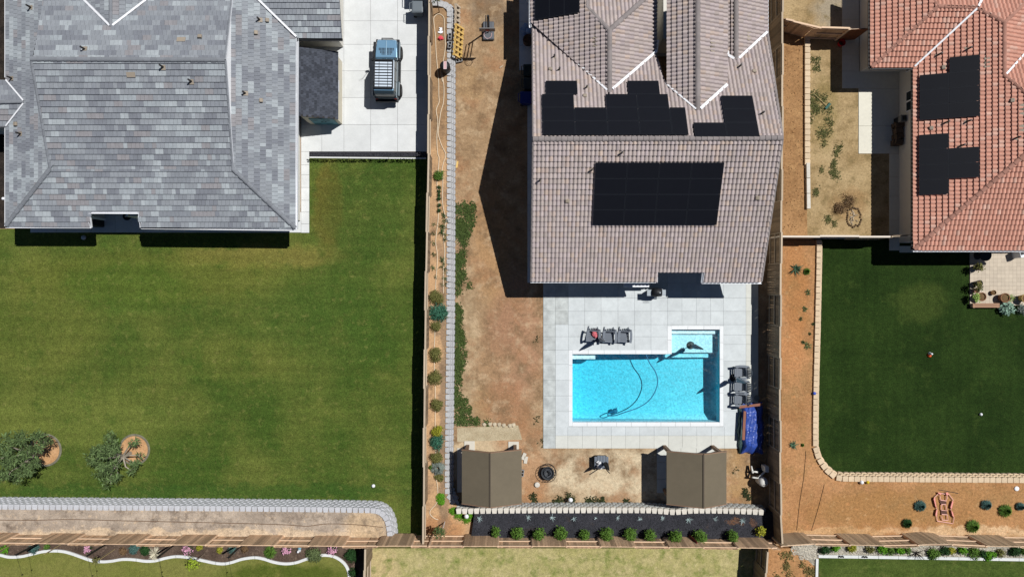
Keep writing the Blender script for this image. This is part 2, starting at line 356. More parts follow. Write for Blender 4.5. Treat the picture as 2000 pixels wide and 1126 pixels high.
d = base('walkway')
slabs(d, m_slab2, [1645, 1678], [-90, 38, 60, 108, 139, 172.5], .05)
slabs(d, m_slab2, [1677, 1756], [139, 173, 246, 300], .046)
slabs(d, m_slab2, [1737, 1757], [300, 345, 383, 430, 489], .05)
slabs(d, m_slab2, [1757, 1800, 1850, 1893], [480, 493], .05)

# ------------------------------------------------------------------ pool deck, coping, pool
m_pav = mat('paver', C(209, 215, 216), .8, var=.045, src='obj', ns=[(.5, .05), (1.6, .07), (5, .05), (16, .05)], bump=(40, .2))
m_pav2 = mat('sandy_paver', C(213, 214, 206), .8, var=.03, src='obj', ns=[(.9, .05), (3.5, .05), (16, .04)], bump=(40, .2))
m_pav3 = mat('stained_paver', C(192, 197, 195), .8, var=.05, src='obj', ns=[(.9, .10), (2.2, .26), (16, .05)], bump=(40, .2))
deck = base('pool_deck')
cx = [1061, 1085, 1110, 1142, 1174, 1207, 1239.5, 1271.5, 1304, 1332, 1360, 1388, 1413, 1457, 1481]
struct('deck_sand', sheet(P2([(1061, 520), (1481, 520), (1481, 637), (1061, 637)], .006), .006), mat('joint_sand', C(166, 168, 165), .9), parent=deck)
struct('deck_sand', sheet(P2([(1061, 827), (1481, 827), (1481, 875), (1061, 875)], .006), .006), MATS['joint_sand'], parent=deck)
struct('deck_sand', sheet(P2([(1061, 637), (1113, 637), (1113, 827), (1061, 827)], .006), .006), MATS['joint_sand'], parent=deck)
struct('deck_sand', sheet(P2([(1409, 637), (1481, 637), (1481, 827), (1409, 827)], .006), .006), MATS['joint_sand'], parent=deck)
rows = [520, 553, 581.5, 607.5, 633.5, 657, 683]
slabs(deck, m_pav, cx[2:], rows[:5], .05, .05, .010, lambda x, y: x > 1457, 'paver', .003)
slabs(deck, m_pav3, cx[:3], rows[:5], .05, .05, .010, None, 'paver', .003)
slabs(deck, m_pav, cx[1:9], rows[4:], .05, .05, .010, None, 'paver', .003)
slabs(deck, m_pav3, [1061, 1085], [633.5, 657, 683, 711, 742, 772.5, 803, 833], .05, .05, .010, None, 'paver', .003)
slabs(deck, m_pav, [1085, 1111], [683, 711, 742, 772.5, 803, 833], .05, .05, .010, None, 'paver', .003)
slabs(deck, m_pav, [1304, 1413], [633.5, 636.2], .05, .05, .010, None, 'paver', .003)
slabs(deck, m_pav, [1413, 1457], [633.5, 653.5, 672, 705, 737, 770, 803, 833], .05, .05, .010, None, 'paver', .003)
slabs(deck, m_pav2, [1457, 1481], [520, 553, 581.5, 607.5, 633.5, 653.5, 672, 705, 737, 770, 803, 833], .05, .05, .010, None, 'paver', .003)
bx = [1085, 1109, 1137.5, 1165, 1194, 1222, 1249.5, 1277.6, 1305.7, 1333, 1361, 1389.5, 1415, 1457]
slabs(deck, m_pav, bx, [832.5, 850], .05, .05, .010, None, 'paver', .003)
slabs(deck, m_pav2, bx, [850, 875], .05, .05, .010, None, 'paver', .003)
slabs(deck, m_pav3, [1061, 1085], [833, 850, 875], .05, .05, .010, None, 'paver', .003)
slabs(deck, m_pav2, [1457, 1481], [833, 856], .05, .05, .010, None, 'paver', .003)

pool = thing('swimming_pool', 'L-shaped blue swimming pool with white coping and a shallow step alcove', 'swimming pool', G(1260, 757))
m_cop = mat('white_coping', C(236, 239, 240), .7, var=.02, src='obj', ns=[(2, .03), (14, .04)])
def coping(x0, x1, y0, y1, n, horiz):
    for i in range(n):
        if horiz: a, b = W(x0 + (x1 - x0) * i / n, y1, .06), W(x0 + (x1 - x0) * (i + 1) / n, y0, .06)
        else: a, b = W(x0, y0 + (y1 - y0) * (i + 1) / n, .06), W(x1, y0 + (y1 - y0) * i / n, .06)
        piece('coping_stone', m_cop, pool, ((a.x + b.x) / 2, (a.y + b.y) / 2, -.02), (b.x - a.x - (.012 if horiz else 0), b.y - a.y - (0 if horiz else .012), .16))
coping(1111, 1118, 683, 832, 5, False); coping(1118, 1304, 683, 691, 6, True); coping(1304, 1312, 636, 691, 2, False)
coping(1312, 1406, 636, 643, 3, True); coping(1406, 1413, 636, 832, 6, False); coping(1118, 1406, 824, 832, 10, True)
m_plas = mat('pool_plaster', (.66, .78, .83), .7, ns=[(1.0, .04), (5.5, .16), (10, .24)], bump=(8, .5, .08))  # colour noise stands in for the rippling light speckle on the plaster
FZ = -1.15
def pg(x, y, z=0): v = G(x, y, z); return v
walls = MB(); n = len(POOL)
for i in range(n):
    a, b = pg(*POOL[i]), pg(*POOL[(i + 1) % n])
    walls.add([(a.x, a.y, .0), (b.x, b.y, .0), (b.x, b.y, FZ - .8), (a.x, a.y, FZ - .8)], [(0, 1, 2, 3)])
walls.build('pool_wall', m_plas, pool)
m_tile = mat('waterline_tile', C(70, 110, 140), .3, var=.1, src='isl')
fl = MB()                                # floor: gentle fall to the left, rounded into the far end
N1, N2 = 30, 14
for j in range(N2 + 1):
    for i in range(N1 + 1):
        x = 1117 + 290 * i / N1; y = 642 + 183 * j / N2
        z = FZ - .6 * (1 - i / N1) - .06 * sin(j / N2 * pi)
        d = min(x - 1117, 1407 - x, 825 - y, 999)
        if d < 9: z += .35 * (1 - d / 9) ** 2
        fl.v.append(tuple(pg(x, y, z)))
for j in range(N2):
    for i in range(N1):
        q = j * (N1 + 1) + i; fl.f.append((q + N1 + 1, q + N1 + 2, q + 1, q))
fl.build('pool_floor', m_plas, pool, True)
def step(name, x0, x1, y0, y1, z):
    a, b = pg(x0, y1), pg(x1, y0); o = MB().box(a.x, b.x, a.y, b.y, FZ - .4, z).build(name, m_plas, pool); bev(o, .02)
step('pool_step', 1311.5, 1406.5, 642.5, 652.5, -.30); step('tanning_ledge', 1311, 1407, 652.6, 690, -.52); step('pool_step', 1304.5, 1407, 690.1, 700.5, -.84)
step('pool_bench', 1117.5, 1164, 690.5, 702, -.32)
# water: a body of clear water that absorbs red light, with a rippled surface
mw = bpy.data.materials.new('pool_water'); mw.use_nodes = True; nt = mw.node_tree; nt.nodes.clear()
out = nn(nt, 'ShaderNodeOutputMaterial'); tr = nn(nt, 'ShaderNodeBsdfTransparent'); gl = nn(nt, 'ShaderNodeBsdfGlossy'); gl.inputs['Roughness'].default_value = .28
mx = nn(nt, 'ShaderNodeMixShader'); fr = nn(nt, 'ShaderNodeFresnel'); fr.inputs['IOR'].default_value = 1.33
bm_ = nn(nt, 'ShaderNodeBump'); bm_.inputs['Strength'].default_value = .3; bm_.inputs['Distance'].default_value = .12
gp = nn(nt, 'ShaderNodeNewGeometry').outputs['Position']
nt.links.new(noise(nt, gp, 3.2, 3, .6), bm_.inputs['Height']); nt.links.new(bm_.outputs[0], gl.inputs['Normal']); nt.links.new(bm_.outputs[0], fr.inputs['Normal'])
nt.links.new(fr.outputs[0], mx.inputs[0]); nt.links.new(tr.outputs[0], mx.inputs[1]); nt.links.new(gl.outputs[0], mx.inputs[2]); nt.links.new(mx.outputs[0], out.inputs['Surface'])
va = nn(nt, 'ShaderNodeVolumeAbsorption'); va.inputs['Color'].default_value = (.24, .86, .928, 1); va.inputs['Density'].default_value = 1.0
nt.links.new(va.outputs[0], out.inputs['Volume'])
wp = [(1117, 690), (1311, 690), (1311, 642), (1407, 642), (1407, 825), (1117, 825)]
struct('pool_water', MB().prism([G(x, y) for x, y in wp], FZ - .9, -.11), mw)
hose = MB().tube(smooth_path(P2([(1261.6, 692), (1268.6, 708), (1280, 725.5), (1284.6, 744.7), (1278, 767), (1264, 784.6), (1245, 796), (1219, 805)], -.10) + [W(1200, 811, -.3), W(1187, 810, -.6), W(1190, 806, -.9), W(1200, 802, -1.15)], 6), .03, 6)
t = thing('pool_cleaner', 'dark pool cleaner on a long curved hose floating in the pool', 'pool cleaner', W(1201, 801))
hose.build('hose', mat('hose_blue', C(40, 116, 158), .5), t)
h = MB(); c = W(1201, 802, -1.15); h.lathe([(.02, -.06), (.16, -.05), (.18, 0), (.1, .07), (.02, .09)], c, 8); h.beam(c + Vector((0, 0, .05)), c + Vector((.1, .2, .08)), .08, .05)
h.build('cleaner_head', mat('hose_dark', C(60, 120, 150), .5), t)

# ------------------------------------------------------------------ retaining walls of split-face blocks
def block_mesh(m, w=.349, d=.30, hh=.15, kk=.43):
    b = MB(); f, k, r = w / 2, w * kk, .02
    lo = [(-f, 0, 0), (-f * .55, -.045, 0), (f * .55, -.045, 0), (f, 0, 0), (k, d, 0), (-k, d, 0)]
    up = [(-f + .01, .015, hh), (-f * .5, -.025, hh), (f * .5, -.025, hh), (f - .01, .015, hh), (k - .01, d - .01, hh), (-k + .01, d - .01, hh)]
    b.add(lo + up, [tuple(range(6, 12)), tuple(reversed(range(6)))] + [(i, (i + 1) % 6, 6 + (i + 1) % 6, 6 + i) for i in range(6)])
    return b.me('wall_block', m)
def rwall(name, label, path, zt, courses, m, batter=.085, side=1, nparts=300, depth=.30, cap=None, kk=.43, kl=.485, ch=.15):
    """path: px line of the top course (its front edge); side=+1 when the open (low) side is on the left of the direction of travel"""
    t = thing(name, label, 'retaining wall', W(*path[0]))
    me = block_mesh(m, d=depth, kk=kl, hh=ch); mc = block_mesh(cap, d=depth, kk=kk, hh=ch) if cap else me; cnt = 0; rest = MB()
    pts = smooth_path(P2(path, zt), 8)
    for k in range(courses):
        off = k * batter + R.uniform(0, .005); ln = []
        rs0 = resample(pts, .05)
        ln = [p + Vector((-d.y, d.x, 0)) * side * off for p, d in rs0]
        rs = resample(ln, .352)
        for i, (p, d) in enumerate(rs):
            q = p + d * (.176 * (k % 2)); z = zt - ch * (k + 1)
            fr = Vector((-d.y, d.x, 0)) * side        # outward (front) direction
            ang = atan2(fr.y, fr.x) + pi / 2           # block front is -y
            pos = Vector((q.x, q.y, z)) - fr * R.uniform(0, .010)
            rz = ang + R.uniform(-.015, .015)
            if cnt < nparts:
                link('block', mc if k == 0 else me, t, pos, (0, 0, rz)); cnt += 1
            else:
                M = Matrix.Translation(pos) @ Matrix.Rotation(rz, 4, 'Z')
                rest.add([M @ v.co for v in me.vertices], [tuple(p.vertices) for p in me.polygons])
    if rest.v: rest.build('lower_blocks', m, t)['kind'] = 'stuff'
    return t
m_blk = mat('grey_block', C(200, 201, 205), .9, var=.06, src='obj', ns=[(4, .06), (18, .12)], bump=(28, .8, .03))
m_blk2 = mat('grey_block_course', C(184, 187, 184), .9, var=.10, src='obj', ns=[(4, .08), (18, .12)], bump=(28, .8, .03))
m_cream = mat('cream_block', C(222, 216, 204), .9, var=.05, src='obj', ns=[(4, .06), (18, .1)], bump=(28, .8, .03))
m_beige = mat('beige_block', C(224, 200, 168), .9, var=.07, src='obj', ns=[(4, .06), (18, .12)], bump=(28, .8, .03))
rwall('retaining_wall', 'long pale grey block wall edging the narrow planter beside the dirt yard', [(838, 3), (858, 4), (872, 9), (880.5, 20), (881, 60), (881, 300), (880, 600), (878, 800), (877, 950), (881, 968), (890, 982)], ZP + .06, 3, mat('side_block', C(186, 186, 187), .9, var=.06, src='obj', ns=[(4, .08), (18, .16)], bump=(28, .9, .04)), batter=.10, side=1, depth=.25, cap=mat('side_cap_block', C(190, 190, 190), .9, var=.06, src='obj', ns=[(4, .07), (18, .14)], bump=(28, .8, .03)), kk=.41)
rwall('retaining_wall', 'cream topped block wall in front of the black gravel bed with round shrubs', [(896, 993), (925, 993), (985, 992), (1100, 991.5), (1250, 991.5), (1290, 993), (1312, 995), (1335, 994), (1360, 992), (1440, 993), (1498, 996)], ZR + .08, 4, m_blk2, ch=.2, batter=.02, side=1, nparts=290, cap=m_cream, kk=.38, kl=.37)
rwall('retaining_wall', 'white grey block wall curving round the bottom of the big lawn', [(-60, 984), (0, 984.5), (200, 986), (400, 987.5), (600, 989.5), (705, 991), (736, 993), (752, 1002), (761, 1017), (765, 1034), (766, 1048)], ZR + .10, 5, m_blk, ch=.178, batter=.04, side=1, nparts=300, cap=m_blk, kk=.40)
rwall('retaining_wall', 'beige block wall curving around the dark green lawn on the right', [(1605, 474), (1605, 500), (1602, 640), (1599, 760), (1598, 860), (1600, 880), (1606, 896), (1616, 911), (1628, 922), (1643, 929), (1700, 930.5), (2060, 933)], ZP + .12, 3, m_beige, batter=.07, side=1)
rwall('retaining_wall', 'low straight row of cream blocks in the dry upper right yard', [(1582, 74), (1582, 240), (1582, 318)], .40 + .16, 3, m_beige, batter=.02, side=1)
b = MB(); a0, a1 = W(1577.5, 318, .5), W(1578.5, 408, .5)
t = thing('stone_bench', 'long smooth cream coping stones ending the low block row', 'coping', a1)
for i in range(3):
    p, q = a0.lerp(a1, i / 3), a0.lerp(a1, (i + 1) / 3)
    bev(MB().beam(p + Vector((0, -.012, 0)), q + Vector((0, .012, 0)), .22, .2).build('coping_stone', m_cream, t), .02)

# ------------------------------------------------------------------ fences: boards, rails, posts, panels alternating sides
m_fb = mat('fence_board', C(206, 172, 138), .85, var=.36, src='obj', ns=[(6, .14), (20, .12)])
m_fr = mat('fence_rail', C(232, 200, 168), .85, var=.08, src='obj', ns=[(8, .08)])
m_fg = mat('fence_board_grey', C(146, 126, 102), .85, var=.28, src='obj', ns=[(6, .12), (20, .12)])
m_frg = mat('fence_rail_grey', C(196, 178, 154), .85, var=.1, src='obj', ns=[(8, .08)])
m_fp = mat('fence_board_pale', C(178, 162, 140), .85, var=.1, src='obj', ns=[(6, .1)])
def fence(name, label, path, zt, zb, plen, mb_, mr_, first=0, bw=.145, alt=True, group=None, step=1):
    """path in px of the top edge; 'near' side = left of the direction of travel. Even panels carry their boards on the near side, odd ones on the far side"""
    t = thing(name, label, 'fence', W(*path[0], zb) if False else G(*path[0], zb), group)
    pts = P2(path, zt); pts = [Vector((p.x, p.y, 0)) for p in pts]; hgt = zt - zb
    rs = resample(pts, bw + .006); npp = max(3, int(plen / (bw + .006)))
    me_b, me_r = ucube(mb_), ucube(mr_)
    for i, (p, d) in enumerate(rs):
        pan = i // npp; nrm = Vector((-d.y, d.x, 0)); ang = atan2(d.y, d.x)
        near = ((pan + first) % 2 == 0) or not alt
        o = nrm * (.055 if near else -.055)
        hh = hgt + R.uniform(-.012, .012)
        link('board', me_b, t, p + d * bw / 2 + o + Vector((0, 0, zb + hh / 2)), (R.uniform(-.008, .008), R.uniform(-.012, .012), ang), (bw, .02, hh))
        if i % npp == 0:
            e = rs[min(i + npp, len(rs) - 1)][0]; L = (e - p).length
            if L < .2: continue
            dd = (e - p).normalized(); a2 = atan2(dd.y, dd.x); nn2 = Vector((-dd.y, dd.x, 0)); mid = (p + e) / 2
            for z in (zb + .22, zb + hgt * .52, zt - .16):
                link('rail', me_r, t, mid + Vector((0, 0, z)), (0, 0, a2), (L - .03, .05, .09))
            link('post', me_r, t, p + Vector((0, 0, zb + hgt / 2 - .04)), (0, 0, a2), (.09, .085, hgt - .08))
            if step: link('cap_rail', me_r, t, mid + nn2 * (.018 if near else -.018) + Vector((0, 0, zt + .018)), (0, 0, a2), (L, .10, .035))
    return t
fence('fence', 'weathered brown board fence below the big lawn with slanting pickets', [(-70, 1060), (0, 1061), (300, 1064), (560, 1066), (700, 1067.5), (760, 1066.5), (835, 1067)], 2.43, ZS, 2.05, m_fb, m_fr, 0, step=0)
fence('fence', 'brown board fence behind the black gravel bed with round shrubs', [(838, 1067), (1100, 1067.5), (1300, 1069), (1522, 1071)], 2.43, ZS, 2.0, m_fb, m_fr, 1, step=0)
fence('fence', 'tan board fence at the bottom of the orange dirt bank on the right', [(1528, 1067), (1580, 1062.5), (1640, 1064), (1770, 1067), (1832, 1061.5), (1892, 1066.5), (2070, 1069)], 2.30, ZS, 2.0, mat('fence_board_tan', C(192, 170, 140), .85, var=.26, src='obj', ns=[(6, .12), (20, .12)]), m_fr, 0, step=0)
fence('fence', 'grey brown board fence between the driveway lawn and the narrow planter', [(827, 1064), (828.5, 820), (831.5, 560), (837, 290), (838, -40)], 1.86, 0, 2.4, m_fg, m_frg, 0)
fence('fence', 'tall grey brown board fence between the pool yard and the orange dirt', [(1528.5, -60), (1528, 250), (1525, 550), (1523.5, 760), (1524, 860), (1525, 1000), (1529, 1066)][::-1], 1.98, 0, 1.9, m_fg, m_frg, 0)
fence('fence', 'short board fence running down beside the mulch bed corner', [(713, 1069), (712, 1130), (711, 1190)][::-1], 2.35, ZS, 2.4, m_fg, m_frg, 0)
fence('fence', 'dark board fence running down beside the dry grass strip', [(1499, 1074), (1497, 1100), (1493, 1190)][::-1], 2.35, ZS, 2.2, m_fg, m_frg, 0)
fence('fence', 'kinked wooden fence closing the top of the dry side yard', [(1530, 38), (1541, 39), (1593, 54), (1660, 56)][::-1], 1.9, 0, 1.8, m_fb, m_fr, 1)
fence('gate', 'reddish wooden gate between the kinked fence and the house', [(1663, 56), (1697, 54)], 1.85, .05, 1.4, mat('gate_board', C(128, 78, 50), .8, var=.12, src='obj'), m_frg, 1, step=0)
fence('fence', 'pale straight fence dividing the dry side yard from the dark lawn', [(1525, 461), (1640, 461.5), (1742, 461.5)], 1.8, 0, 2.4, m_fp, mat('fence_rail_white', C(232, 220, 204), .8), 1)
fence('gate', 'weathered wooden gate at the end of the pale dividing fence', [(1745, 461), (1776, 460)], 1.8, .05, 1.2, m_fg, m_frg, 0, step=0)
# ------------------------------------------------------------------ houses: roofs laid tile by tile
CAMP = Vector((0, 0, H))
class Plane:
    def __init__(s, a, b, c):            # a,b on a level line (plan px + height fraction of H), c anywhere higher
        p = [G(q[0], q[1], q[2] * H) for q in (a, b, c)]
        s.o = p[0]; n = (p[1] - p[0]).cross(p[2] - p[0]).normalized()
        s.n = n if n.z > 0 else -n
        s.u = (p[1] - p[0]).normalized(); s.v = s.n.cross(s.u)
        if s.v.z < 0: s.u, s.v = -s.u, -s.v
    def hit(s, px, py, lift=0.0):
        d = Vector(((px - 1000) * S, (563 - py) * S, -H)); o = s.o + s.n * lift
        return CAMP + d * ((o - CAMP).dot(s.n) / d.dot(s.n))
    def uv(s, p): q = p - s.o; return (q.dot(s.u), q.dot(s.v))
    def at(s, u, v, w=0.0): return s.o + s.u * u + s.v * v + s.n * w
def barrel_tile(w, L):
    sec = [(0, .010), (.08, 0), (.2, .036), (.36, .062), (.54, .068), (.72, .057), (.88, .026), (1.0, .005)]
    b = MB(); vs = [(x * w, -.02, z + .082) for x, z in sec] + [(x * w, L + .03, z) for x, z in sec] + [(0, -.02, -.02), (w, -.02, -.02)]
    k = len(sec); fs = [(i, i + 1, k + i + 1, k + i) for i in range(k - 1)] + [tuple([2 * k, 2 * k + 1] + list(range(k - 1, -1, -1)))]
    return vs, fs
def flat_tile(w, L):
    vs = [(.006, 0, .078), (w - .006, 0, .078), (w - .006, L + .02, .018), (.006, L + .02, .018), (.006, 0, 0), (w - .006, 0, 0), (w - .006, L + .02, 0), (.006, L + .02, 0)]
    return vs, [(0, 1, 2, 3), (4, 5, 1, 0), (5, 6, 2, 1), (7, 4, 0, 3)]
class House:
    def __init__(s, root, tile, w, L, colour, ridge_rgb):
        s.root, s.w, s.L, s.colour = root, w, L, colour
        s.tv, s.tf = tile(w, L); s.full = []; s.rest = MB(); s.deck = MB()
        s.mo = mat(root.name + '_tile', (0.5, .5, .5), .85, attr='obj', ns=[(5, .07), (25, .12)], bump=(40, .3))
        s.mt = mat(root.name + '_tiles', (0.5, .5, .5), .85, attr='tint', ns=[(5, .07), (25, .12)], bump=(40, .3))
        s.mr = mat(root.name + '_ridge', ridge_rgb, .85, var=.1, src='obj', ns=[(5, .07), (25, .1)])
        s.runs = {}
    def slope(s, pl, polys, key, holes=(), decks=None):
        for dp in decks or ():
            q3 = [pl.hit(*p) for p in dp]; q = [pl.uv(p) for p in q3]
            if sum(q[i][0] * q[(i + 1) % len(q)][1] - q[(i + 1) % len(q)][0] * q[i][1] for i in range(len(q))) < 0: q3.reverse()
            s.deck.add([p - pl.n * .03 for p in q3], [tuple(range(len(q)))])
        for poly in polys:
            q3 = [pl.hit(*p) for p in poly]; q = [pl.uv(p) for p in q3]; n = len(q)
            if sum(q[i][0] * q[(i + 1) % n][1] - q[(i + 1) % n][0] * q[i][1] for i in range(n)) < 0: q.reverse(); q3.reverse()
            if decks is None: s.deck.add([p - pl.n * .03 for p in q3], [tuple(range(n))])
            us, vs_ = [a for a, b in q], [b for a, b in q]
            def ins(u, v, e=1e-3): return all((q[(i + 1) % n][0] - q[i][0]) * (v - q[i][1]) - (q[(i + 1) % n][1] - q[i][1]) * (u - q[i][0]) >= -e for i in range(n))
            part = MB()
            for r in range(int(math.floor(min(vs_) / s.L)) , int(math.ceil(max(vs_) / s.L))):
                for c in range(int(math.floor(min(us) / s.w)) - 1, int(math.ceil(max(us) / s.w)) + 1):
                    u, v = c * s.w + (s.w * .5 * (r % 2) if s.tf[0] == (0, 1, 2, 3) else 0), r * s.L
                    cs = [ins(u + a * s.w, v + b * s.L) for a in (0, .5, 1) for b in (0, .5, 1)]
                    if not any(cs): continue
                    ctr = pl.at(u + s.w / 2, v + s.L / 2)
                    k = H / (H - ctr.z); ix, iy = 1000 + ctr.x / S * k, 563 - ctr.y / S * k
                    if any(h[0] < ix < h[2] and h[1] < iy < h[3] for h in holes): continue
                    tint = s.colour(s, key, r, c, ctr)
                    M = Matrix((pl.u, pl.v, pl.n)).transposed().to_4x4(); M.translation = pl.at(u, v, R.uniform(0, .006))
                    if all(cs): s.full.append((M, tint, (ctr - CAMP).length if 0 < ix < 2000 and 0 < iy < 1126 else 999 + R.random()))
                    else: part.add([M @ Vector(p) for p in s.tv], s.tf, tint)
            if part.v:
                me = part.me('tmp', None); bm = bmesh.new(); bm.from_mesh(me)
                for i in range(n):
                    a, b = q3[i], q3[(i + 1) % n]; no = (b - a).cross(pl.n).normalized()
                    bmesh.ops.bisect_plane(bm, geom=bm.verts[:] + bm.edges[:] + bm.faces[:], plane_co=a, plane_no=no, clear_outer=True)
                lay = bm.verts.layers.float_color['tint']; bm.verts.index_update()
                off = len(s.rest.v)
                for v in bm.verts: s.rest.v.append(tuple(v.co)); s.rest.t.append(tuple(v[lay])[:3])
                for f in bm.faces: s.rest.f.append(tuple(v.index + off for v in f.verts))
                bm.free(); bpy.data.meshes.remove(me)
    def ridge(s, a, b, r=.13, L=.34, lift=.05):
        a, b = a + Vector((0, 0, lift)), b + Vector((0, 0, lift)); d = b - a; n = max(1, int(d.length / L)); st = d / n
        if not hasattr(s, 'rm'):
            k = 7; vs = []
            for y, rr, dz in ((-.03, 1.0, .02), (1.04, .86, 0)):
                vs += [(cos(pi * i / (k - 1)) * rr, y, sin(pi * i / (k - 1)) * rr * .75 + dz * 4) for i in range(k)]
            s.rm = MB().add(vs, [(i + 1, i, k + i, k + i + 1) for i in range(k - 1)] + [tuple(range(k))]).me('ridge_tile', s.mr)
        y = d.normalized(); x = y.cross(Vector((0, 0, 1))).normalized(); z = x.cross(y)
        rot = Matrix((x, y, z)).transposed().to_euler()
        for i in range(n): link('ridge_tile', s.rm, s.root, a + st * i, rot, (r, st.length, r))
    def valley(s, a, b, m, w=.16, lift=.12, name='valley_flashing'):
        MB().beam(a + Vector((0, 0, lift)), b + Vector((0, 0, lift)), w, .02).build(name, m, s.root)
    def gutter(s, pts, m, w=.11, h=.12, off=None):
        mb = MB()
        for a, b in zip(pts, pts[1:]):
            d = (b - a).normalized(); x = d.cross(Vector((0, 0, 1))).normalized()
            for k in (-1, 1): mb.beam(a + x * k * w / 2, b + x * k * w / 2, .022, h)
            mb.beam(a - Vector((0, 0, h / 2)), b - Vector((0, 0, h / 2)), w, .02)
        mb.build('gutter', m, s.root)
    def finish(s):
        s.full.sort(key=lambda t: t[2])
        me = MB().add(s.tv, s.tf).me('roof_tile', s.mo)
        for M, tint, d in s.full[:300]:
            link('roof_tile', me, s.root, M.translation, M.to_euler(), (1, 1, 1), tint)
        for M, tint, d in s.full[300:]: s.rest.add([M @ Vector(p) for p in s.tv], s.tf, tint)
        s.rest.build('roof_tiles', s.mt, s.root)['kind'] = 'stuff'
        s.deck.build('roof_deck', mat('underlay', C(40, 38, 38), .9), s.root)
m_white = mat('white_trim', C(244, 246, 250), .6)
m_alu = mat('bright_flashing', C(246, 247, 250), .5, ns=[(8, .05)])
m_stucco = mat('white_stucco', C(228, 224, 214), .9, ns=[(1.5, .04), (20, .05)], bump=(50, .2))
m_grey = mat('dark_gutter', C(60, 62, 64), .5)
m_glass = mat('window_glass', C(24, 34, 34), .08, spec=.6)
m_vent = mat('tan_vent', C(160, 148, 132), .7, var=.1, src='obj')
m_pipe = mat('pipe_black', C(52, 50, 50), .6)
m_solar = mat('solar_glass', C(20, 22, 29), .5, spec=.12, ns=[(3, .06)])
m_srim = mat('solar_frame', C(40, 43, 50), .5, spec=.15)
def vent(hs, pl, px, py, kind):
    p = pl.hit(px, py); y = pl.v; M = Matrix((pl.u, pl.v, pl.n)).transposed().to_4x4(); M.translation = p + pl.n * .06
    if kind == 'box':
        o = MB().obox(M @ Matrix.Translation((0, 0, .06)), .22, .2, .13).build('roof_vent', m_vent, hs.root); bev(o, .03)
    elif kind == 'patch':
        MB().obox(M @ Matrix.Translation((0, 0, .02)), .45, .26, .03).build('vent_tile', m_vent, hs.root)
    else:
        o = MB().tube([p, p + Vector((0, 0, .45))], .05, 8).build('vent_pipe', m_pipe, hs.root)
        MB().obox(M @ Matrix.Translation((0, 0, .01)), .24, .26, .03).build('vent_tile', m_vent, hs.root)

# --- left house: grey flat tiles, gables over hipped skirts
LH = thing('house', 'large white house with a grey flat tile roof beside the driveway', 'house', G(340, 280))
GT = [(C(158, 163, 169, 1.5), 5), (C(148, 153, 160, 1.5), 3.4), (C(138, 142, 150, 1.5), 2.4), (C(182, 189, 193, 1.45), 1.7), (C(159, 157, 160, 1.5), 1.3), (C(170, 177, 182, 1.46), 2.2)]
def grey_tint(s, key, r, c, p):
    k = (key, r)
    st = s.runs.get(k)
    if st is None or c >= st[0] or c < st[2]:
        n = R.choice((1, 1, 2, 2, 3, 4)); pz = .5 + .25 * (sin(p.x * .9 + 1.3 * sin(p.y * .5)) + sin(p.y * .8 + p.x * .35)); ci = R.choices([a for a, b in GT], [b * (1.6 * pz + .2 if k_ in (3, 5) else 1.6 * (1 - pz) + .2 if k_ == 2 else 1) for k_, (a, b) in enumerate(GT)])[0]; s.runs[k] = st = (c + n, ci, c)
    j = R.uniform(.95, 1.06); return tuple(x * j for x in st[1])
lh = House(LH, flat_tile, .225, .315, grey_tint, C(140, 144, 150, 1.5))
q = .33 / (H / S)
E0, E1 = .065, .1316
lS = Plane((77, 451, E0), (603, 451, E0), (300, 174.8, E1)); lN = Plane((77, -101.4, E0), (603, -101.4, E0), (300, 174.8, E1))
lE = Plane((604.5, 0, E0), (604.5, 400, E0), (504.5, 200, E0 + 100 * .000241)); lW = Plane((77, 0, E0), (77, 400, E0), (177, 200, E0 + 100 * .000241))
notch = (176, 414.5, 273, 460)
lh.slope(lS, [[(62, 116), (440, 118), (455, 330), (100, 330)], [(100, 330), (455, 330), (577, 446), (577, 447), (13, 441)]], 'S', [notch], [[(62, 116), (440, 118), (455, 330), (100, 330)], [(100, 330), (455, 330), (541, 414), (33, 414)], [(33, 414), (176, 414), (176, 441), (13, 441)], [(273, 414), (541, 414), (577, 447), (273, 447)]])
lh.slope(lN, [[(62, 116), (440, 118), (453, -3), (458, -60), (95, -60), (85, 0)]], 'N')
lh.slope(lE, [[(451, -52), (580, 73), (579, 330), (455, 330), (451, 320)], [(455, 330), (579, 330), (577, 446)]], 'E')
lh.slope(lW, [[(13, 330), (100, 330), (108, 320), (110, -60), (13, -60)], [(13, 441), (13, 330), (100, 330)]], 'W')
lwg = Plane((604, 106.7, E0), (700, 106.7, E0), (650, 6.7, E0 + 100 * .000241))
lh.slope(lwg, [[(448, -55), (505, 0), (580, 74.5), (668, 75.5), (660, -55)]], 'G')
er = .1163
ldW, ldE = Plane((248, 0, er - 60 * .000241), (248, 90, er - 60 * .000241), (308, 40, er)), Plane((368, 0, er - 60 * .000241), (368, 90, er - 60 * .000241), (308, 40, er))
lh.slope(ldW, [[(110, -55), (217, 52), (217, -55)]], 'dW'); lh.slope(ldE, [[(217, 52), (217, -55), (345, -55), (290, 0)]], 'dE')
ew = .0752
lwN, lwS = Plane((0, 185, .0655), (40, 185, .0655), (20, 226, ew)), Plane((0, 267, .0655), (40, 267, .0655), (20, 226, ew))
lh.slope(lwN, [[(-60, 155), (13, 157), (48, 199), (-60, 202)]], 'wN'); lh.slope(lwS, [[(-60, 202), (48, 199), (13, 248), (-60, 250)]], 'wS')
lh.ridge(lS.hit(62, 116), lS.hit(440, 118)); lh.ridge(lS.hit(577, 445), lS.hit(455, 330)); lh.ridge(lS.hit(14, 439), lS.hit(99, 330))
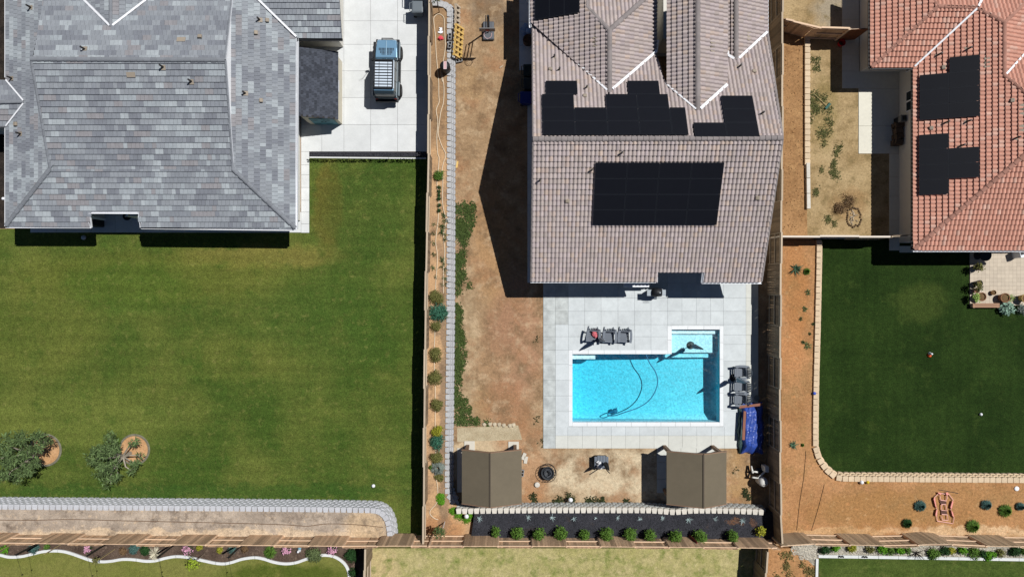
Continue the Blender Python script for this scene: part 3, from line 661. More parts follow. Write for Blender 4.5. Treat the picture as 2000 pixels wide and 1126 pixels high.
lh.ridge(lN.hit(453, -3), lN.hit(440, 117), .05); lh.ridge(lS.hit(455, 330), lS.hit(441, 119), .06); lh.ridge(lS.hit(99, 330), lS.hit(62, 117), .08)
lh.ridge(ldW.hit(217, -55), ldW.hit(217, 52), .10); lh.ridge(lwN.hit(-60, 202), lwN.hit(48, 199), .10)
for a, b, pl in (((165, 0), (216, 51), ldW), ((222, 51), (290, -1), ldE), ((112, -53), (165, 0), ldW), ((505, 0), (580, 73), lwg), ((455, -50), (505, 0), lwg), ((14, 157), (48, 197), lwN), ((48, 203), (14, 247), lwS)):
    lh.valley(pl.hit(*a), pl.hit(*b), m_alu, .08 if a[0] < 60 else .11)
e0 = E0 * H - .02
lh.gutter([lW.hit(12.5, -60), lW.hit(12.5, 152)], m_white); lh.gutter([lW.hit(12.5, 250), lW.hit(12.5, 442), ], m_white)
def lg(x, y): return lS.hit(x, y, -.02)
lh.gutter([lg(12, 443), lg(177, 443.5)], m_white); lh.gutter([lg(177.5, 444), lg(174, 415.5)], m_white); lh.gutter([lg(174, 415), lg(273, 415.5)], m_white); lh.gutter([lg(273, 415.5), lg(276.5, 444)], m_white); lh.gutter([lg(276.5, 445), lg(578, 448.5)], m_white)
lh.gutter([lE.hit(581, 74), lE.hit(579.5, 447)], m_white); lh.gutter([lwg.hit(580, 77), lwg.hit(669, 78)], m_grey)
gw = MB()                                # gable walls above the skirts
for gx, sg in ((501, 1), (191, -1)):
    pts = [G(gx, 357, .088 * H), G(gx, 174.8, E1 * H - .06), G(gx, -7, .088 * H)]; dx = Vector((-.15 * sg, 0, 0))
    gw.add([p for p in pts] + [p + dx for p in pts], [(0, 1, 2), (5, 4, 3), (0, 3, 4, 1), (1, 4, 5, 2), (2, 5, 3, 0)])
gw.build('gable_wall', mat('gable_paint', (.9, .9, .9), .7), LH)
lh.rest  # tiles are joined in finish()
rk = MB()
for pl, a, b in ((lN, (441, 117), (454, -8)), (lS, (456, 330), (441.5, 119))):
    rk.beam(pl.hit(*a, -.06), pl.hit(*b, -.06), .04, .16)
rk.build('rake_board', m_white, LH)
def gprism(name, m, x0, x1, y0, y1, z1, parent, z0=0):
    a, b = G(x0, y1), G(x1, y0); return MB().box(a.x, b.x, a.y, b.y, z0, z1).build(name, m, parent)
gprism('wall', m_stucco, 97, 587, -95, 395, 2.72, LH); gprism('wall', m_stucco, 97, 205, 395, 431, 2.66, LH); gprism('wall', m_stucco, 300, 587, 395, 431, 2.66, LH)
gprism('wall', m_stucco, 587.1, 671, -80, 93, 2.62, LH); gprism('wall', m_stucco, -60, 96.9, 190, 262, 2.66, LH)
a = G(300, 433); gprism('porch_post', m_white, 204, 208, 427, 431, 2.6, LH); gprism('porch_post', m_white, 292, 296, 427, 431, 2.6, LH)
w = gprism('window', m_glass, 671.2, 672.2, 40, 62, 2.0, LH, 1.1)
for px, py, k in ((167, 97, 'pipe'), (320, 132, 'pipe'), (375, 160, 'pipe')): vent(lh, lN if py < 116 else lS, px, py, k)
for px, py, k in ((392, 74, 'box'), (355, 79, 'patch')): vent(lh, lN, px, py, k)
vent(lh, lS, 257, 146, 'patch')
for px, py, k in ((500, 65, 'box'), (522, 41, 'box'), (510, 197, 'box'), (480, 183, 'pipe'), (508, 40, 'pipe')): vent(lh, lE, px, py, k)
for px, py, k in ((34, 243, 'box'), (42, 262, 'pipe'), (62, 16, 'pipe'), (25, 154, 'pipe')): vent(lh, lW, px, py, k)
lh.finish()

# --- shed against the left house
SH = thing('shed', 'lean-to shed with a dark shingle roof against the grey roofed house', 'shed', G(640, 180))
m_shed = mat('cream_siding', C(222, 214, 194), .9, ns=[(2, .03)])
hi, lo_ = 2.45, 1.66
p = [(607, 243), (669, 243), (669, 122), (607, 122)]
def shz(x): return hi + (lo_ - hi) * (x - 607) / (672 - 607) - .10
vs = [G(x, y, 0) for x, y in p] + [G(x, y, shz(x)) for x, y in p]
MB().add(vs, [(0, 1, 5, 4), (1, 2, 6, 5), (2, 3, 7, 6), (3, 0, 4, 7), (4, 5, 6, 7)]).build('wall', m_shed, SH)
sp = Plane((674, 246, lo_ / H), (674, 119, lo_ / H), (606, 200, hi / H))
rd = MB(); c4 = [sp.at(*sp.uv(G(x, y, 0) + Vector((0, 0, z)))) for x, y, z in ((606, 246, hi), (674, 246, lo_), (674, 119, lo_), (606, 119, hi))]
rd.add([c + sp.n * .0 for c in c4] + [c - sp.n * .07 for c in c4], [(0, 1, 2, 3), (7, 6, 5, 4), (0, 4, 5, 1), (1, 5, 6, 2), (2, 6, 7, 3), (3, 7, 4, 0)]); rd.build('roof_deck', mat('dark_trim', C(50, 48, 46), .8), SH)
ms = mat('asphalt_shingle', C(70, 74, 83), .95, var=.34, src='obj', ns=[(20, .2)], bump=(60, .5)); ms2 = mat('asphalt_shingles', C(58, 58, 63), .95, var=.22, src='isl', ns=[(20, .2)], bump=(60, .5))
Ls = (c4[0] - c4[1]).length; Ws = (c4[1] - c4[2]).length; nr, nc = 15, 20; shm = MB().box(0, 1, 0, 1, 0, 1).me('shingle', ms)
rest = MB(); v0 = c4[1] if sp.uv(c4[1])[0] < sp.uv(c4[2])[0] else c4[2]; u0, vv0 = sp.uv(v0)
rotS = Matrix((sp.u, sp.v, sp.n)).transposed()
for r in range(nr):
    for c in range(nc):
        wv = Ws / nc; u = u0 + (c + (.5 if r % 2 else 0)) * wv; wd_ = wv - .01 if not (r % 2 and c == nc - 1) else wv / 2
        pos = sp.at(u, vv0 + r * Ls / nr, .004)
        rr = rotS @ Matrix.Rotation(-.03, 3, 'X')
        link('shingle', shm, SH, pos, rr.to_euler(), (wd_, Ls / nr + .03, .016 + R.uniform(0, .006)))
m_teal = mat('teal_door', C(92, 146, 158), .6, ns=[(3, .05)])
for x0, x1 in ((617, 639.4), (640, 662.5)):
    a, b = G(x0, 243.3), G(x1, 243.3); d_ = MB().box(a.x, b.x, a.y - .03, a.y + .0, .08, 1.55).build('door', m_teal, SH)
    k = (a.x + .1 if x0 > 630 else b.x - .1); MB().box(k - .05, k + .05, a.y - .05, a.y - .032, .8, .86).build('handle', m_pipe, d_)
    for hz in (.4, 1.2): MB().box(a.x + .05, b.x - .25, a.y - .045, a.y - .031, hz, hz + .04).build('hinge', m_pipe, d_)
a = G(669.3, 190); MB().box(a.x, a.x + .04, a.y, a.y + .7, 1.0, 1.35).build('window', m_white, SH)

# --- middle house: brown barrel tiles, four gables, solar roofs
MH = thing('house', 'middle house with a brown barrel tile roof above the swimming pool', 'house', G(1240, 300))
def brown_tint(s, key, r, c, p):
    j = R.gauss(1, .055); b = R.uniform(.97, 1.04)
    base_ = C(180, 167, 163, 1.22) if R.random() > .12 else C(186, 168, 157, 1.22)
    return (base_[0] * j, base_[1] * j, base_[2] * j * b)
mh = House(MH, barrel_tile, .217, .30, brown_tint, C(142, 134, 132))
mS = Plane((1034, 549.5, .065), (1453, 549.5, .065), (1200, 312.5, .142)); mN = Plane((1034, 86.5, .065), (1453, 86.5, .065), (1200, 312.5, .142))
mh.slope(mS, [[(1042, 272), (1527, 270), (1486, 549), (1037, 548)]], 'S', [(1282, 526, 1374, 560)], [[(1042, 272), (1527, 270), (1490, 526), (1037, 526)], [(1037, 526), (1282, 526), (1282, 548), (1037, 548)], [(1374, 526), (1490, 526), (1486, 549), (1374, 549)]])
mh.slope(mN, [[(1040.6, 215), (1518, 215), (1527, 270), (1042, 272)], [(1040, 45), (1186, 178), (1190, 215), (1041, 215)], [(1190, 180), (1280, 103), (1298, 160), (1299, 215), (1190, 215)], [(1298, 160), (1360, 215), (1299, 215)], [(1364, 215), (1420, 165), (1420, 215)], [(1418, 105), (1437, 118), (1437, 215), (1420, 215), (1418, 165)], [(1437, 118), (1498, 63), (1518, 215), (1437, 215)]], 'N')
pk = .0003246
def gp_(x, e, gx, er): return Plane((x, 0, e), (x, 90, e), (gx, 40, er))
g1W, g1E = gp_(1033, .0675, 1168.8, .1114), gp_(1257, .0828, 1168.8, .1114)
g1N = Plane((1100, 16, .1114 - 100 * pk), (1240, 16, .1114 - 100 * pk), (1168.8, 116, .1114))
g2W, g2E = gp_(1270, .1234 - 47 * pk, 1317, .1234), gp_(1374, .1234 - 57 * pk, 1317, .1234)
g3W, g3E = gp_(1383, .084, 1398, .0889), gp_(1463, .0677, 1398, .0889)
mh.slope(g1W, [[(1038, 45), (1187, 178), (1190, 180), (1190, 60)], [(1038, 45), (1190, 60), (1145, 15)], [(1038, 45), (1145, 15), (1145, -45), (1036, -45)]], 'g1W'); mh.slope(g1E, [[(1190, 60), (1190, 180), (1280, 103), (1283, -10), (1268, -10)]], 'g1E')
mh.slope(g1N, [[(1145, 15), (1190, 60), (1268, -10), (1275, -45), (1145, -45)]], 'g1N')
mh.slope(g2W, [[(1303, -45), (1362, -45), (1362, 215), (1303, 166)]], 'g2W'); mh.slope(g2E, [[(1362, -45), (1418, -45), (1418, 166), (1362, 215)]], 'g2E')
mh.slope(g3W, [[(1418, -45), (1437, -45), (1437, 117), (1418, 105)]], 'g3W'); mh.slope(g3E, [[(1437, -45), (1497, -45), (1497, 64), (1437, 117)]], 'g3E')
mh.ridge(mS.hit(1041, 272), mS.hit(1528, 270), .15, .3); mh.ridge(g1W.hit(1190, 60), g1W.hit(1190, 181), .15); mh.ridge(g1N.hit(1145, 15), g1N.hit(1190, 60), .15); mh.ridge(g1N.hit(1268, -10), g1N.hit(1190, 60), .15); mh.ridge(g1N.hit(1145, -45), g1N.hit(1145, 15), .15)
mh.ridge(g2W.hit(1362, -45), g2W.hit(1362, 216), .16); mh.ridge(g3W.hit(1437, -45), g3W.hit(1437, 118), .15)
mh.ridge(mS.hit(1038, 548), mS.hit(1042, 274), .09, .3); mh.ridge(mS.hit(1486, 548), mS.hit(1527, 272), .09, .3); mh.ridge(mN.hit(1041, 50), mN.hit(1042, 270), .09, .3); mh.ridge(mN.hit(1498, 66), mN.hit(1527, 268), .09, .3)
for a, b, w in (((1040, 45), (1185, 177), .12), ((1196, 175), (1281, 102), .16), ((1280, 104), (1283, 80), .2), ((1299, 164), (1358, 214), .10), ((1367, 213), (1419, 166), .18), ((1442, 115), (1497, 64), .16), ((1419, 108), (1417, 84), .22), ((1419, 108), (1432, 116), .16)):
    mh.valley(mN.hit(*a), mN.hit(*b), m_alu, w * .85, .15)
mh.gutter([mS.hit(1036, 550), mS.hit(1281, 550)], m_white); mh.gutter([mS.hit(1282, 551), mS.hit(1282, 528)], m_white); mh.gutter([mS.hit(1282, 527.5), mS.hit(1374, 527)], m_white); mh.gutter([mS.hit(1374, 527), mS.hit(1371, 551)], m_white); mh.gutter([mS.hit(1370, 551.5), mS.hit(1487, 552)], m_white)
mh.gutter([g1W.hit(1035.5, -45), g1W.hit(1035.5, 54)], m_white); mh.gutter([g3E.hit(1498, -45), g3E.hit(1498, 71)], m_white)
b = MB(); pr = [(536, 2.45), (312.5, 5.78), (97, 2.55)]
for gx in (1043, 1445): b.v += [tuple(G(gx, 536, 0))] + [tuple(G(gx, y, z)) for y, z in pr] + [tuple(G(gx, 97, 0))]
b.f = [(0, 1, 2, 3, 4), (9, 8, 7, 6, 5), (0, 5, 6, 1), (1, 6, 7, 2), (2, 7, 8, 3), (3, 8, 9, 4)]
notchm = b
# cut the porch recess: the wall behind the notch stands further north
b2 = MB()
def pent(x0, x1, ys_, zs):
    vs = [tuple(G(x, y, z)) for x in (x0, x1) for y, z in zip(ys_, zs)]; k = len(ys_)
    return b2.add(vs, [tuple(range(k)), tuple(range(2 * k - 1, k - 1, -1))] + [(i, k + i, k + (i + 1) % k, (i + 1) % k) for i in range(k)])
pent(1043, 1200, (530, 530, 312.5, 140, 140), (0, 2.42, 5.7, 2.9, 0)); pent(1200.2, 1395, (470, 470, 312.5, 190, 190), (0, 3.3, 5.7, 3.4, 0)); pent(1395.2, 1445, (530, 530, 312.5, 110, 110), (0, 2.42, 5.7, 2.6, 0))
b2.build('wall', m_stucco, MH)
gprism('wall', m_stucco, 1046, 1250, -60, 135, 2.7, MH); gprism('wall', m_stucco, 1278, 1448, -60, 105, 2.55, MH)
for x in (1266, 1345): gprism('porch_post', m_stucco, x, x + 6, 524, 530, 2.6, MH)
for px, py, k in ((1082, 112, 'pipe'), (1075, 138, 'box'), (1092, 137, 'pipe'), (1145, 172, 'pipe'), (1142, 190, 'box'), (1443, 131, 'pipe'), (1472, 142, 'box'), (1487, 222, 'pipe')): vent(mh, mN, px, py, k)
for px, py, k in ((1108, 391, 'box'), (1478, 385, 'box'), (1213, 300, 'pipe'), (1054, 353, 'pipe'), (1155, 333, 'pipe')): vent(mh, mS, px, py, k)
vent(mh, g1W, 1163, 77, 'patch'); vent(mh, g1W, 1163, 84, 'patch'); vent(mh, g2E, 1390, 86, 'patch'); vent(mh, g2E, 1390, 94, 'patch'); vent(mh, g3E, 1461, 72, 'patch')
mh.finish()

# --- right house: terracotta barrel tiles
RH = thing('house', 'right house with a pink terracotta tile roof beside the dark lawn', 'house', G(1880, 300))
def pink_tint(s, key, r, c, p):
    j = R.gauss(1, .045); base_ = C(206, 152, 132, 1.24) if R.random() > .1 else C(210, 168, 150, 1.24)
    return (base_[0] * j, base_[1] * j, base_[2] * j)
rh = House(RH, barrel_tile, .228, .30, pink_tint, C(170, 124, 108))
kq = .000259
Er = .053
rW = Plane((1741.5, 100, Er), (1741.5, 400, Er), (1841.5, 300, Er + 100 * kq)); rS = Plane((1732, 491, Er), (2000, 491, Er), (1832, 391, Er + 100 * kq))
rNW = Plane((1661, 0, Er), (1661, 100, Er), (1711, 50, Er + 50 * kq)); rNS = Plane((1652, 153.9, Er), (1750, 153.9, Er), (1700, 53.9, Er + 100 * kq))
er = .0878
rN3 = Plane((1800, -9.5, er - 100 * kq), (1900, -9.5, er - 100 * kq), (1864, 90.5, er)); rE = Plane((1975.7, 100, er - 100 * kq), (1975.7, 200, er - 100 * kq), (1875.7, 150, er))
rN4 = Plane((1800, 183.5, er), (1900, 183.5, er), (1864, 283.5, er + 100 * kq)); rNN = Plane((1750, -43, .0797 - 100 * kq), (1850, -43, .0797 - 100 * kq), (1800, 57, .0797))
rh.slope(rW, [[(1783, 132), (1907, 16), (1960, 45), (1960, 147), (1960, 333), (1783, 486)], [(1960, 147), (2012, 190), (2012, 290), (1960, 334)]], 'W')
rh.slope(rS, [[(1783, 487), (2012, 292), (2012, 487)]], 'S'); rh.slope(rNW, [[(1699, -45), (1790, -45), (1830, 13), (1699, 132)]], 'NW'); rh.slope(rNS, [[(1699, 132), (1830, 13), (1907, 15), (1783, 132)]], 'NS')
rh.slope(rN3, [[(1907, 15), (1960, 45), (2012, -8), (2012, -45), (1920, -45)]], 'N3'); rh.slope(rE, [[(1960, 45), (2012, -5), (2012, 92), (1960, 148)]], 'E'); rh.slope(rN4, [[(1960, 148), (2012, 92), (2012, 190)]], 'N4')
rh.slope(rNN, [[(1830, 13), (1790, -45), (1920, -45), (1907, 15)]], 'NN')
rh.ridge(rS.hit(1784, 486), rS.hit(2012, 292), .14); rh.ridge(rNS.hit(1701, 131), rNS.hit(1830, 13), .14); rh.ridge(rNS.hit(1830, 13), rNS.hit(1907, 15), .13); rh.ridge(rNN.hit(1790, -45), rNN.hit(1830, 13), .12)
rh.ridge(rW.hit(1907, 16), rW.hit(1960, 45), .14); rh.ridge(rW.hit(1960, 45), rW.hit(1960, 148), .13); rh.ridge(rW.hit(1960, 147), rW.hit(2012, 190), .13); rh.ridge(rE.hit(2012, -5), rE.hit(1960, 45), .13)
rh.valley(rW.hit(1784, 131), rW.hit(1907, 17), m_alu, .10, .15); rh.valley(rE.hit(1962, 146), rE.hit(2012, 91), m_alu, .11, .15); rh.valley(rN3.hit(1908, 14), rN3.hit(1920, -10), m_alu, .13, .15)
rh.gutter([rNW.hit(1698, -45), rNW.hit(1698, 133)], m_grey); rh.gutter([rNS.hit(1698, 133.5), rNS.hit(1783, 133.5)], m_grey); rh.gutter([rW.hit(1782, 134), rW.hit(1782, 489)], m_grey); rh.gutter([rS.hit(1782, 489.5), rS.hit(2012, 489.5)], m_white)
gprism('wall', m_stucco, 1678.5, 1800, -80, 141, 2.15, RH); gprism('wall', m_stucco, 1755.5, 2100, 141.1, 474, 2.15, RH)
for y0, y1 in ((134, 150), (188, 226)):
    f = gprism('window', m_white, 1754.3, 1755.4, y0, y1, 1.95, RH, .85); n = 2
    for k in range(n):
        gprism('pane', m_glass, 1753.7, 1754.25, y0 + 1.5 + k * (y1 - y0) / n, y0 + (k + 1) * (y1 - y0) / n - 1.5, 1.89, f, .91)
gprism('wall_lamp', m_pipe, 1677, 1678.4, 82, 86, 1.9, RH, 1.7)
for px, py, k in ((1831, 108, 'pipe'), (1842, 133, 'box'), (1888, 97, 'pipe'), (1927, 117, 'patch'), (1927, 125, 'patch'), (1976, 197, 'box'), (1818, 251, 'box'), (1845, 240, 'pipe'), (1887, 238, 'pipe'), (1875, 285, 'pipe'), (1982, 270, 'pipe'), (1995, 210, 'patch'), (1995, 220, 'patch'), (1995, 252, 'patch')): vent(rh, rW, px, py, k)
rh.finish()

# ------------------------------------------------------------------ solar arrays (things resting on the roofs)
def solar(label, pl, cells, sub=2):
    """cells: (x0,y0,x1,y1) photo px of each panel's upper left and lower right corner on the slope"""
    A = thing('solar_array', label, 'solar panels', pl.hit(cells[0][0], cells[0][1]), 'solar arrays on the tiled roofs')
    M = Matrix((pl.u, pl.v, pl.n)).transposed(); rot = M.to_euler()
    for x0, y0, x1, y1 in cells:
        a, b = pl.hit(x0, y0, .2), pl.hit(x1, y1, .2); ua, ub = pl.uv(a), pl.uv(b)
        c = pl.at((ua[0] + ub[0]) / 2, (ua[1] + ub[1]) / 2, .2); w, h = abs(ua[0] - ub[0]) - .022, abs(ua[1] - ub[1]) - .022
        p_ = piece('solar_panel', m_srim, A, c, (w, h, .045), rot)
        o = link('panel_glass', ucube(m_solar), A, c + pl.n * .021, rot, (w - .03, h - .03, .008))
        o.parent = p_; o.location = (0, 0, .5); o.rotation_euler = (0, 0, 0); o.scale = ((w - .03) / w, (h - .03) / h, .12)
    b = MB()
    for x0, y0, x1, y1 in cells:
        for f in (.25, .75):
            p = pl.hit(x0 + (x1 - x0) * f, (y0 + y1) / 2, .1); b.beam(p - pl.v * .5, p + pl.v * .5, .04, .1)
    b.build('mounting_rail', mat('rail_alu', C(120, 122, 126), .5), A)
# grid given in the slope's own axes so that rows and columns stay parallel
def grid(pl, x, y, cols, rows, w, h, mask=None):
    u0, v0 = pl.uv(pl.hit(x, y, .2)); out = []
    for r in range(rows):
        for c in range(cols):
            if mask and not mask(r, c): continue
            out.append((u0 + c * w, v0 - r * h))
    return out
def solar_g(label, pl, spots):
    A = thing('solar_array', label, 'solar panels', pl.at(spots[0][0], spots[0][1]), 'solar arrays on the tiled roofs')
    rot = Matrix((pl.u, pl.v, pl.n)).transposed().to_euler(); b = MB()
    for u, v, w, h in spots:
        c = pl.at(u + w / 2, v - h / 2, .2)
        p_ = piece('solar_panel', m_srim, A, c, (w - .02, h - .02, .045), rot)
        o = link('panel_glass', ucube(m_solar), None, (0, 0, .5), (0, 0, 0), (1 - .035 / w, 1 - .035 / h, .12)); o.parent = p_
        for f in (.2, .8): b.beam(pl.at(u + w * f, v - h - .02, .1), pl.at(u + w * f, v + .02, .1), .04, .12)
    b.build('mounting_rail', mat('rail_alu', C(90, 92, 96), .5), A)
def du(pl, x0, y0, x1, y1): return abs(pl.uv(pl.hit(x0, y0, .2))[0] - pl.uv(pl.hit(x1, y1, .2))[0])
def dv(pl, x0, y0, x1, y1): return abs(pl.uv(pl.hit(x0, y0, .2))[1] - pl.uv(pl.hit(x1, y1, .2))[1])
# middle house, south slope: 4 by 4
w, h = du(mS, 1163, 317, 1415, 317) / 4, dv(mS, 1163, 317, 1157, 439) / 4
u0, v0 = mS.uv(mS.hit(1163, 317, .2))
solar_g('square black array of sixteen panels on the slope facing the pool', mS, [(u0 + c * w, v0 - r * h, w, h) for r in range(4) for c in range(4)])
# north slope: columns and rows measured in the slope's own axes (upslope is towards the bottom of the picture)
def U(x, y): return mN.uv(mN.hit(x, y, .2))[0]
VR = [mN.uv(mN.hit(1124, y, .2))[1] for y in (158, 184, 210, 236.5, 263.5)]
def npan(a, b, r0, r1): return (min(a, b), VR[r1], abs(a - b), abs(VR[r1] - VR[r0]))
cu = [U(x, 262) for x in (1060, 1124, 1188, 1250.5, 1313.5, 1345)]
pw = abs(cu[1] - cu[0]); sg = 1 if cu[1] > cu[0] else -1
t0, t1 = U(1066, 171), U(1226, 171)
solar_g('stepped black array on the left of the upper brown slope', mN, [npan(t0, t0 + sg * pw, 0, 1), npan(cu[0], cu[1], 1, 2), npan(cu[2], cu[3], 1, 2), npan(cu[3], cu[4], 1, 2), npan(t1, t1 + sg * pw, 0, 1)]
    + [npan(cu[c], cu[c + 1], r, r + 1) for r in (2, 3) for c in range(4)] + [npan(cu[4], cu[5], 2, 4)])
VR = [mN.uv(mN.hit(1440, y, .2))[1] for y in (187, 213, 239.5, 266.5)]
cu = [U(x, 253) for x in (1355.5, 1418.5, 1481.5)]
solar_g('small L-shaped black array on the right of the upper brown slope', mN, [npan(cu[1], cu[2], r, r + 1) for r in range(3)] + [npan(cu[0], cu[1], 2, 3)])
ul = [g1W.uv(g1W.hit(x, y, .2)) for x, y in ((1045, 40), (1132, 33))]
uu = ul[0][0]; wv = (ul[1][1] - ul[0][1]) / 3
solar_g('black array cut by the top edge of the brown roof', g1W, [((uu - 1.72 * (k + 1)) if g1W.u.y > 0 and False else (uu + (0 if g1W.u.y > 0 else -1.72)) + (1.72 * k if g1W.u.y > 0 else -1.72 * k), ul[0][1] + wv * (j + 1), 1.70, wv) for k in range(2) for j in range(3)])
def west(label, x, y, spots, ncol, right):
    """W-facing slope: v runs to the right of the picture, u up or down it"""
    a = rW.uv(rW.hit(x, y, .2)); sg = 1 if rW.hit(x, y + 50).dot(rW.u) > rW.hit(x, y).dot(rW.u) else -1
    wv, hv = dv(rW, x, y, right, y) / ncol, du(rW, x, y, x, y + 29.3)
    sp = []
    for c, r in spots:
        u = a[0] + sg * hv * r; u = u if sg > 0 else u - hv
        sp.append((u, a[1] + wv * (c + 1), hv, wv))
    solar_g(label, rW, sp)
west('upper stepped black array on the pink terracotta roof', 1796, 147, [(0, 0), (0, 1), (0, 2), (1, -1), (1, 0), (1, 1), (1, 2)], 2, 1914)
west('lower stepped black array on the pink terracotta roof', 1795, 263.5, [(0, 0), (0, 1), (0, 2), (0, 3), (1, 1), (1, 2)], 2, 1913)
# ------------------------------------------------------------------ pavilions
m_pav_roof = mat('brown_canopy', C(112, 102, 84), .8, ns=[(.8, .05), (3, .05), (40, .08)], bump=(70, .3))
m_brown = mat('brown_timber', C(140, 112, 90), .75, var=.06, src='obj', ns=[(6, .08)])
m_pad = mat('footing_concrete', C(214, 208, 194), .9, ns=[(3, .06)])
def pavilion(label, x0, x1, y0, y1, xr, posts, pads):
    t = thing('pavilion', label, 'pavilion', G((x0 + x1) / 2, (y0 + y1) / 2), 'brown gable roofed pavilions')
    ze, zr = 2.12, 2.86
    A, B_, c, d = G(x0, y0, ze), G(xr, y0, zr), G(x1, y0, ze), G(x0, y1, ze); e, f = G(xr, y1, zr), G(x1, y1, ze)
    for q, nm in (((A, d, e, B_), 'roof_panel'), ((B_, e, f, c), 'roof_panel')):
        mb = MB(); dn = Vector((0, 0, -.05)); mb.add([*q, *[p + dn for p in q]], [(0, 1, 2, 3), (7, 6, 5, 4), (0, 4, 5, 1), (1, 5, 6, 2), (2, 6, 7, 3), (3, 7, 4, 0)]); mb.build(nm, m_pav_roof, t)
    mb = MB().beam(B_ + Vector((0, .02, .015)), e + Vector((0, -.02, .015)), .07, .03); mb.build('ridge_cap', mat('dark_brown', C(84, 74, 62), .8), t)
    for p, q in ((A, B_), (B_, c)): MB().beam(p + Vector((0, .03, -.05)), q + Vector((0, .03, -.05)), .05, .14).build('gable_beam', m_brown, t)
    for p, q in ((d, e), (e, f)): MB().beam(p + Vector((0, -.03, -.05)), q + Vector((0, -.03, -.05)), .05, .10).build('gable_beam', m_brown, t)
    for px, py in posts:
        b = G(px, py); MB().box(b.x - .09, b.x + .09, b.y - .09, b.y + .09, .0, ze - .08).build('post', m_brown, t)
    for (ax, ay), (bx_, by_) in ((posts[0], posts[1]), (posts[2], posts[3]), (posts[0], posts[2]), (posts[1], posts[3])):
        a, b = G(ax, ay, ze - .16), G(bx_, by_, ze - .16); dd = (b - a).normalized()
        MB().beam(a + dd * .1, b - dd * .1, .1, .16).build('header_beam', m_brown, t)
        for p, s_ in ((a, 1), (b, -1)): MB().beam(p + dd * s_ * .1 + Vector((0, 0, -.62)), p + dd * s_ * .66 + Vector((0, 0, -.06)), .08, .1).build('knee_brace', m_brown, t)
    for px, py in pads:
        b = G(px, py); bev(MB().box(b.x - .32, b.x + .32, b.y - .3, b.y + .3, -.1, .07).build('footing', m_pad, t), .015)
pavilion('left brown pavilion with square footings beside the block wall corner', 907, 1018, 863, 961, 960, [(914, 870), (1006, 870), (914, 955), (1006, 955)], [(917, 870), (1003, 871)])
pavilion('right brown pavilion standing just below the pool deck', 1287, 1398, 866, 962, 1349, [(1297, 871), (1391, 871), (1297, 955), (1391, 955)], [])
struct('patio', MB().prism([G(893, 874), G(905, 874), G(905, 960), G(893, 960)], 0, .05), m_pad)
d = base('patio'); slabs(d, m_pav2, [1283, 1306, 1330, 1360, 1400], [872, 902, 935, 962], .05, .05)
struct('edging_stones', sheet(P2([(893, 835), (1012, 830), (1020, 858), (893, 862)], .004), .004), gmat('crushed_gravel', C(196, 182, 152), C(176, 160, 130), 1.5, grain=(14, .3)))

# ------------------------------------------------------------------ the off-road car on the drive (built along +y, then placed)
m_blue = mat('blue_car_paint', C(128, 170, 200), .3, metal=.3, spec=.5, ns=[(2, .04)])
m_blk_ = mat('black_plastic', C(34, 36, 40), .55)
m_bodyg = mat('grey_car_side', C(62, 76, 84), .35, metal=.3, spec=.5)
m_tyre = mat('tyre_rubber', C(44, 42, 42), .9)
m_carg = mat('car_glass', C(22, 32, 30), .06, spec=.7)
CAR = thing('car', 'blue off-road car with a slatted roof rack parked on the driveway', 'car', (0, 0, 0))
def loft(secs, m, name, parent, bw=.03):
    """secs: (y, halfwidth_bottom, halfwidth_top, z0, z1)"""
    mb = MB(); vs = []
    for y, a, b, z0, z1 in secs: vs += [(-a, y, z0), (a, y, z0), (b, y, z1), (-b, y, z1)]
    k = len(secs); fs = [(i * 4 + j, i * 4 + (j + 1) % 4, i * 4 + 4 + (j + 1) % 4, i * 4 + 4 + j) for i in range(k - 1) for j in range(4)] + [(3, 2, 1, 0), tuple((k - 1) * 4 + j for j in range(4))]
    o = mb.add(vs, fs).build(name, m, parent, True, world=False); bm = bmesh.new(); bm.from_mesh(o.data); bmesh.ops.recalc_face_normals(bm, faces=bm.faces); bm.to_mesh(o.data); bm.free()
    o.data.polygons.foreach_set('use_smooth', [False] * len(o.data.polygons)); bev(o, bw, 3); return o
loft([(-1.72, .66, .66, .45, 1.02), (.62, .68, .68, .42, 1.04), (.70, .68, .67, .42, 1.04)], m_bodyg, 'body', CAR)
hood = loft([(.62, .67, .64, .8, 1.09), (1.2, .65, .61, .8, 1.07), (1.66, .60, .55, .8, 1.01), (1.72, .57, .50, .8, .95)], m_blue, 'hood', CAR, .05)
b = MB()
for sx in (-1, 1):
    for r in range(5):
        for c in range(3 + (r > 0) + (r > 2)):
            b.box(sx * (.07 + c * .085) - .026, sx * (.07 + c * .085) + .026, .80 + r * .085, .86 + r * .085, 1.07, 1.088)
b.build('hood_vent', m_blk_, CAR, world=False)
MB().box(-.012, .012, .66, 1.62, 1.05, 1.085).build('hood_seam', mat('pale_blue', C(176, 206, 222), .3), CAR, world=False)
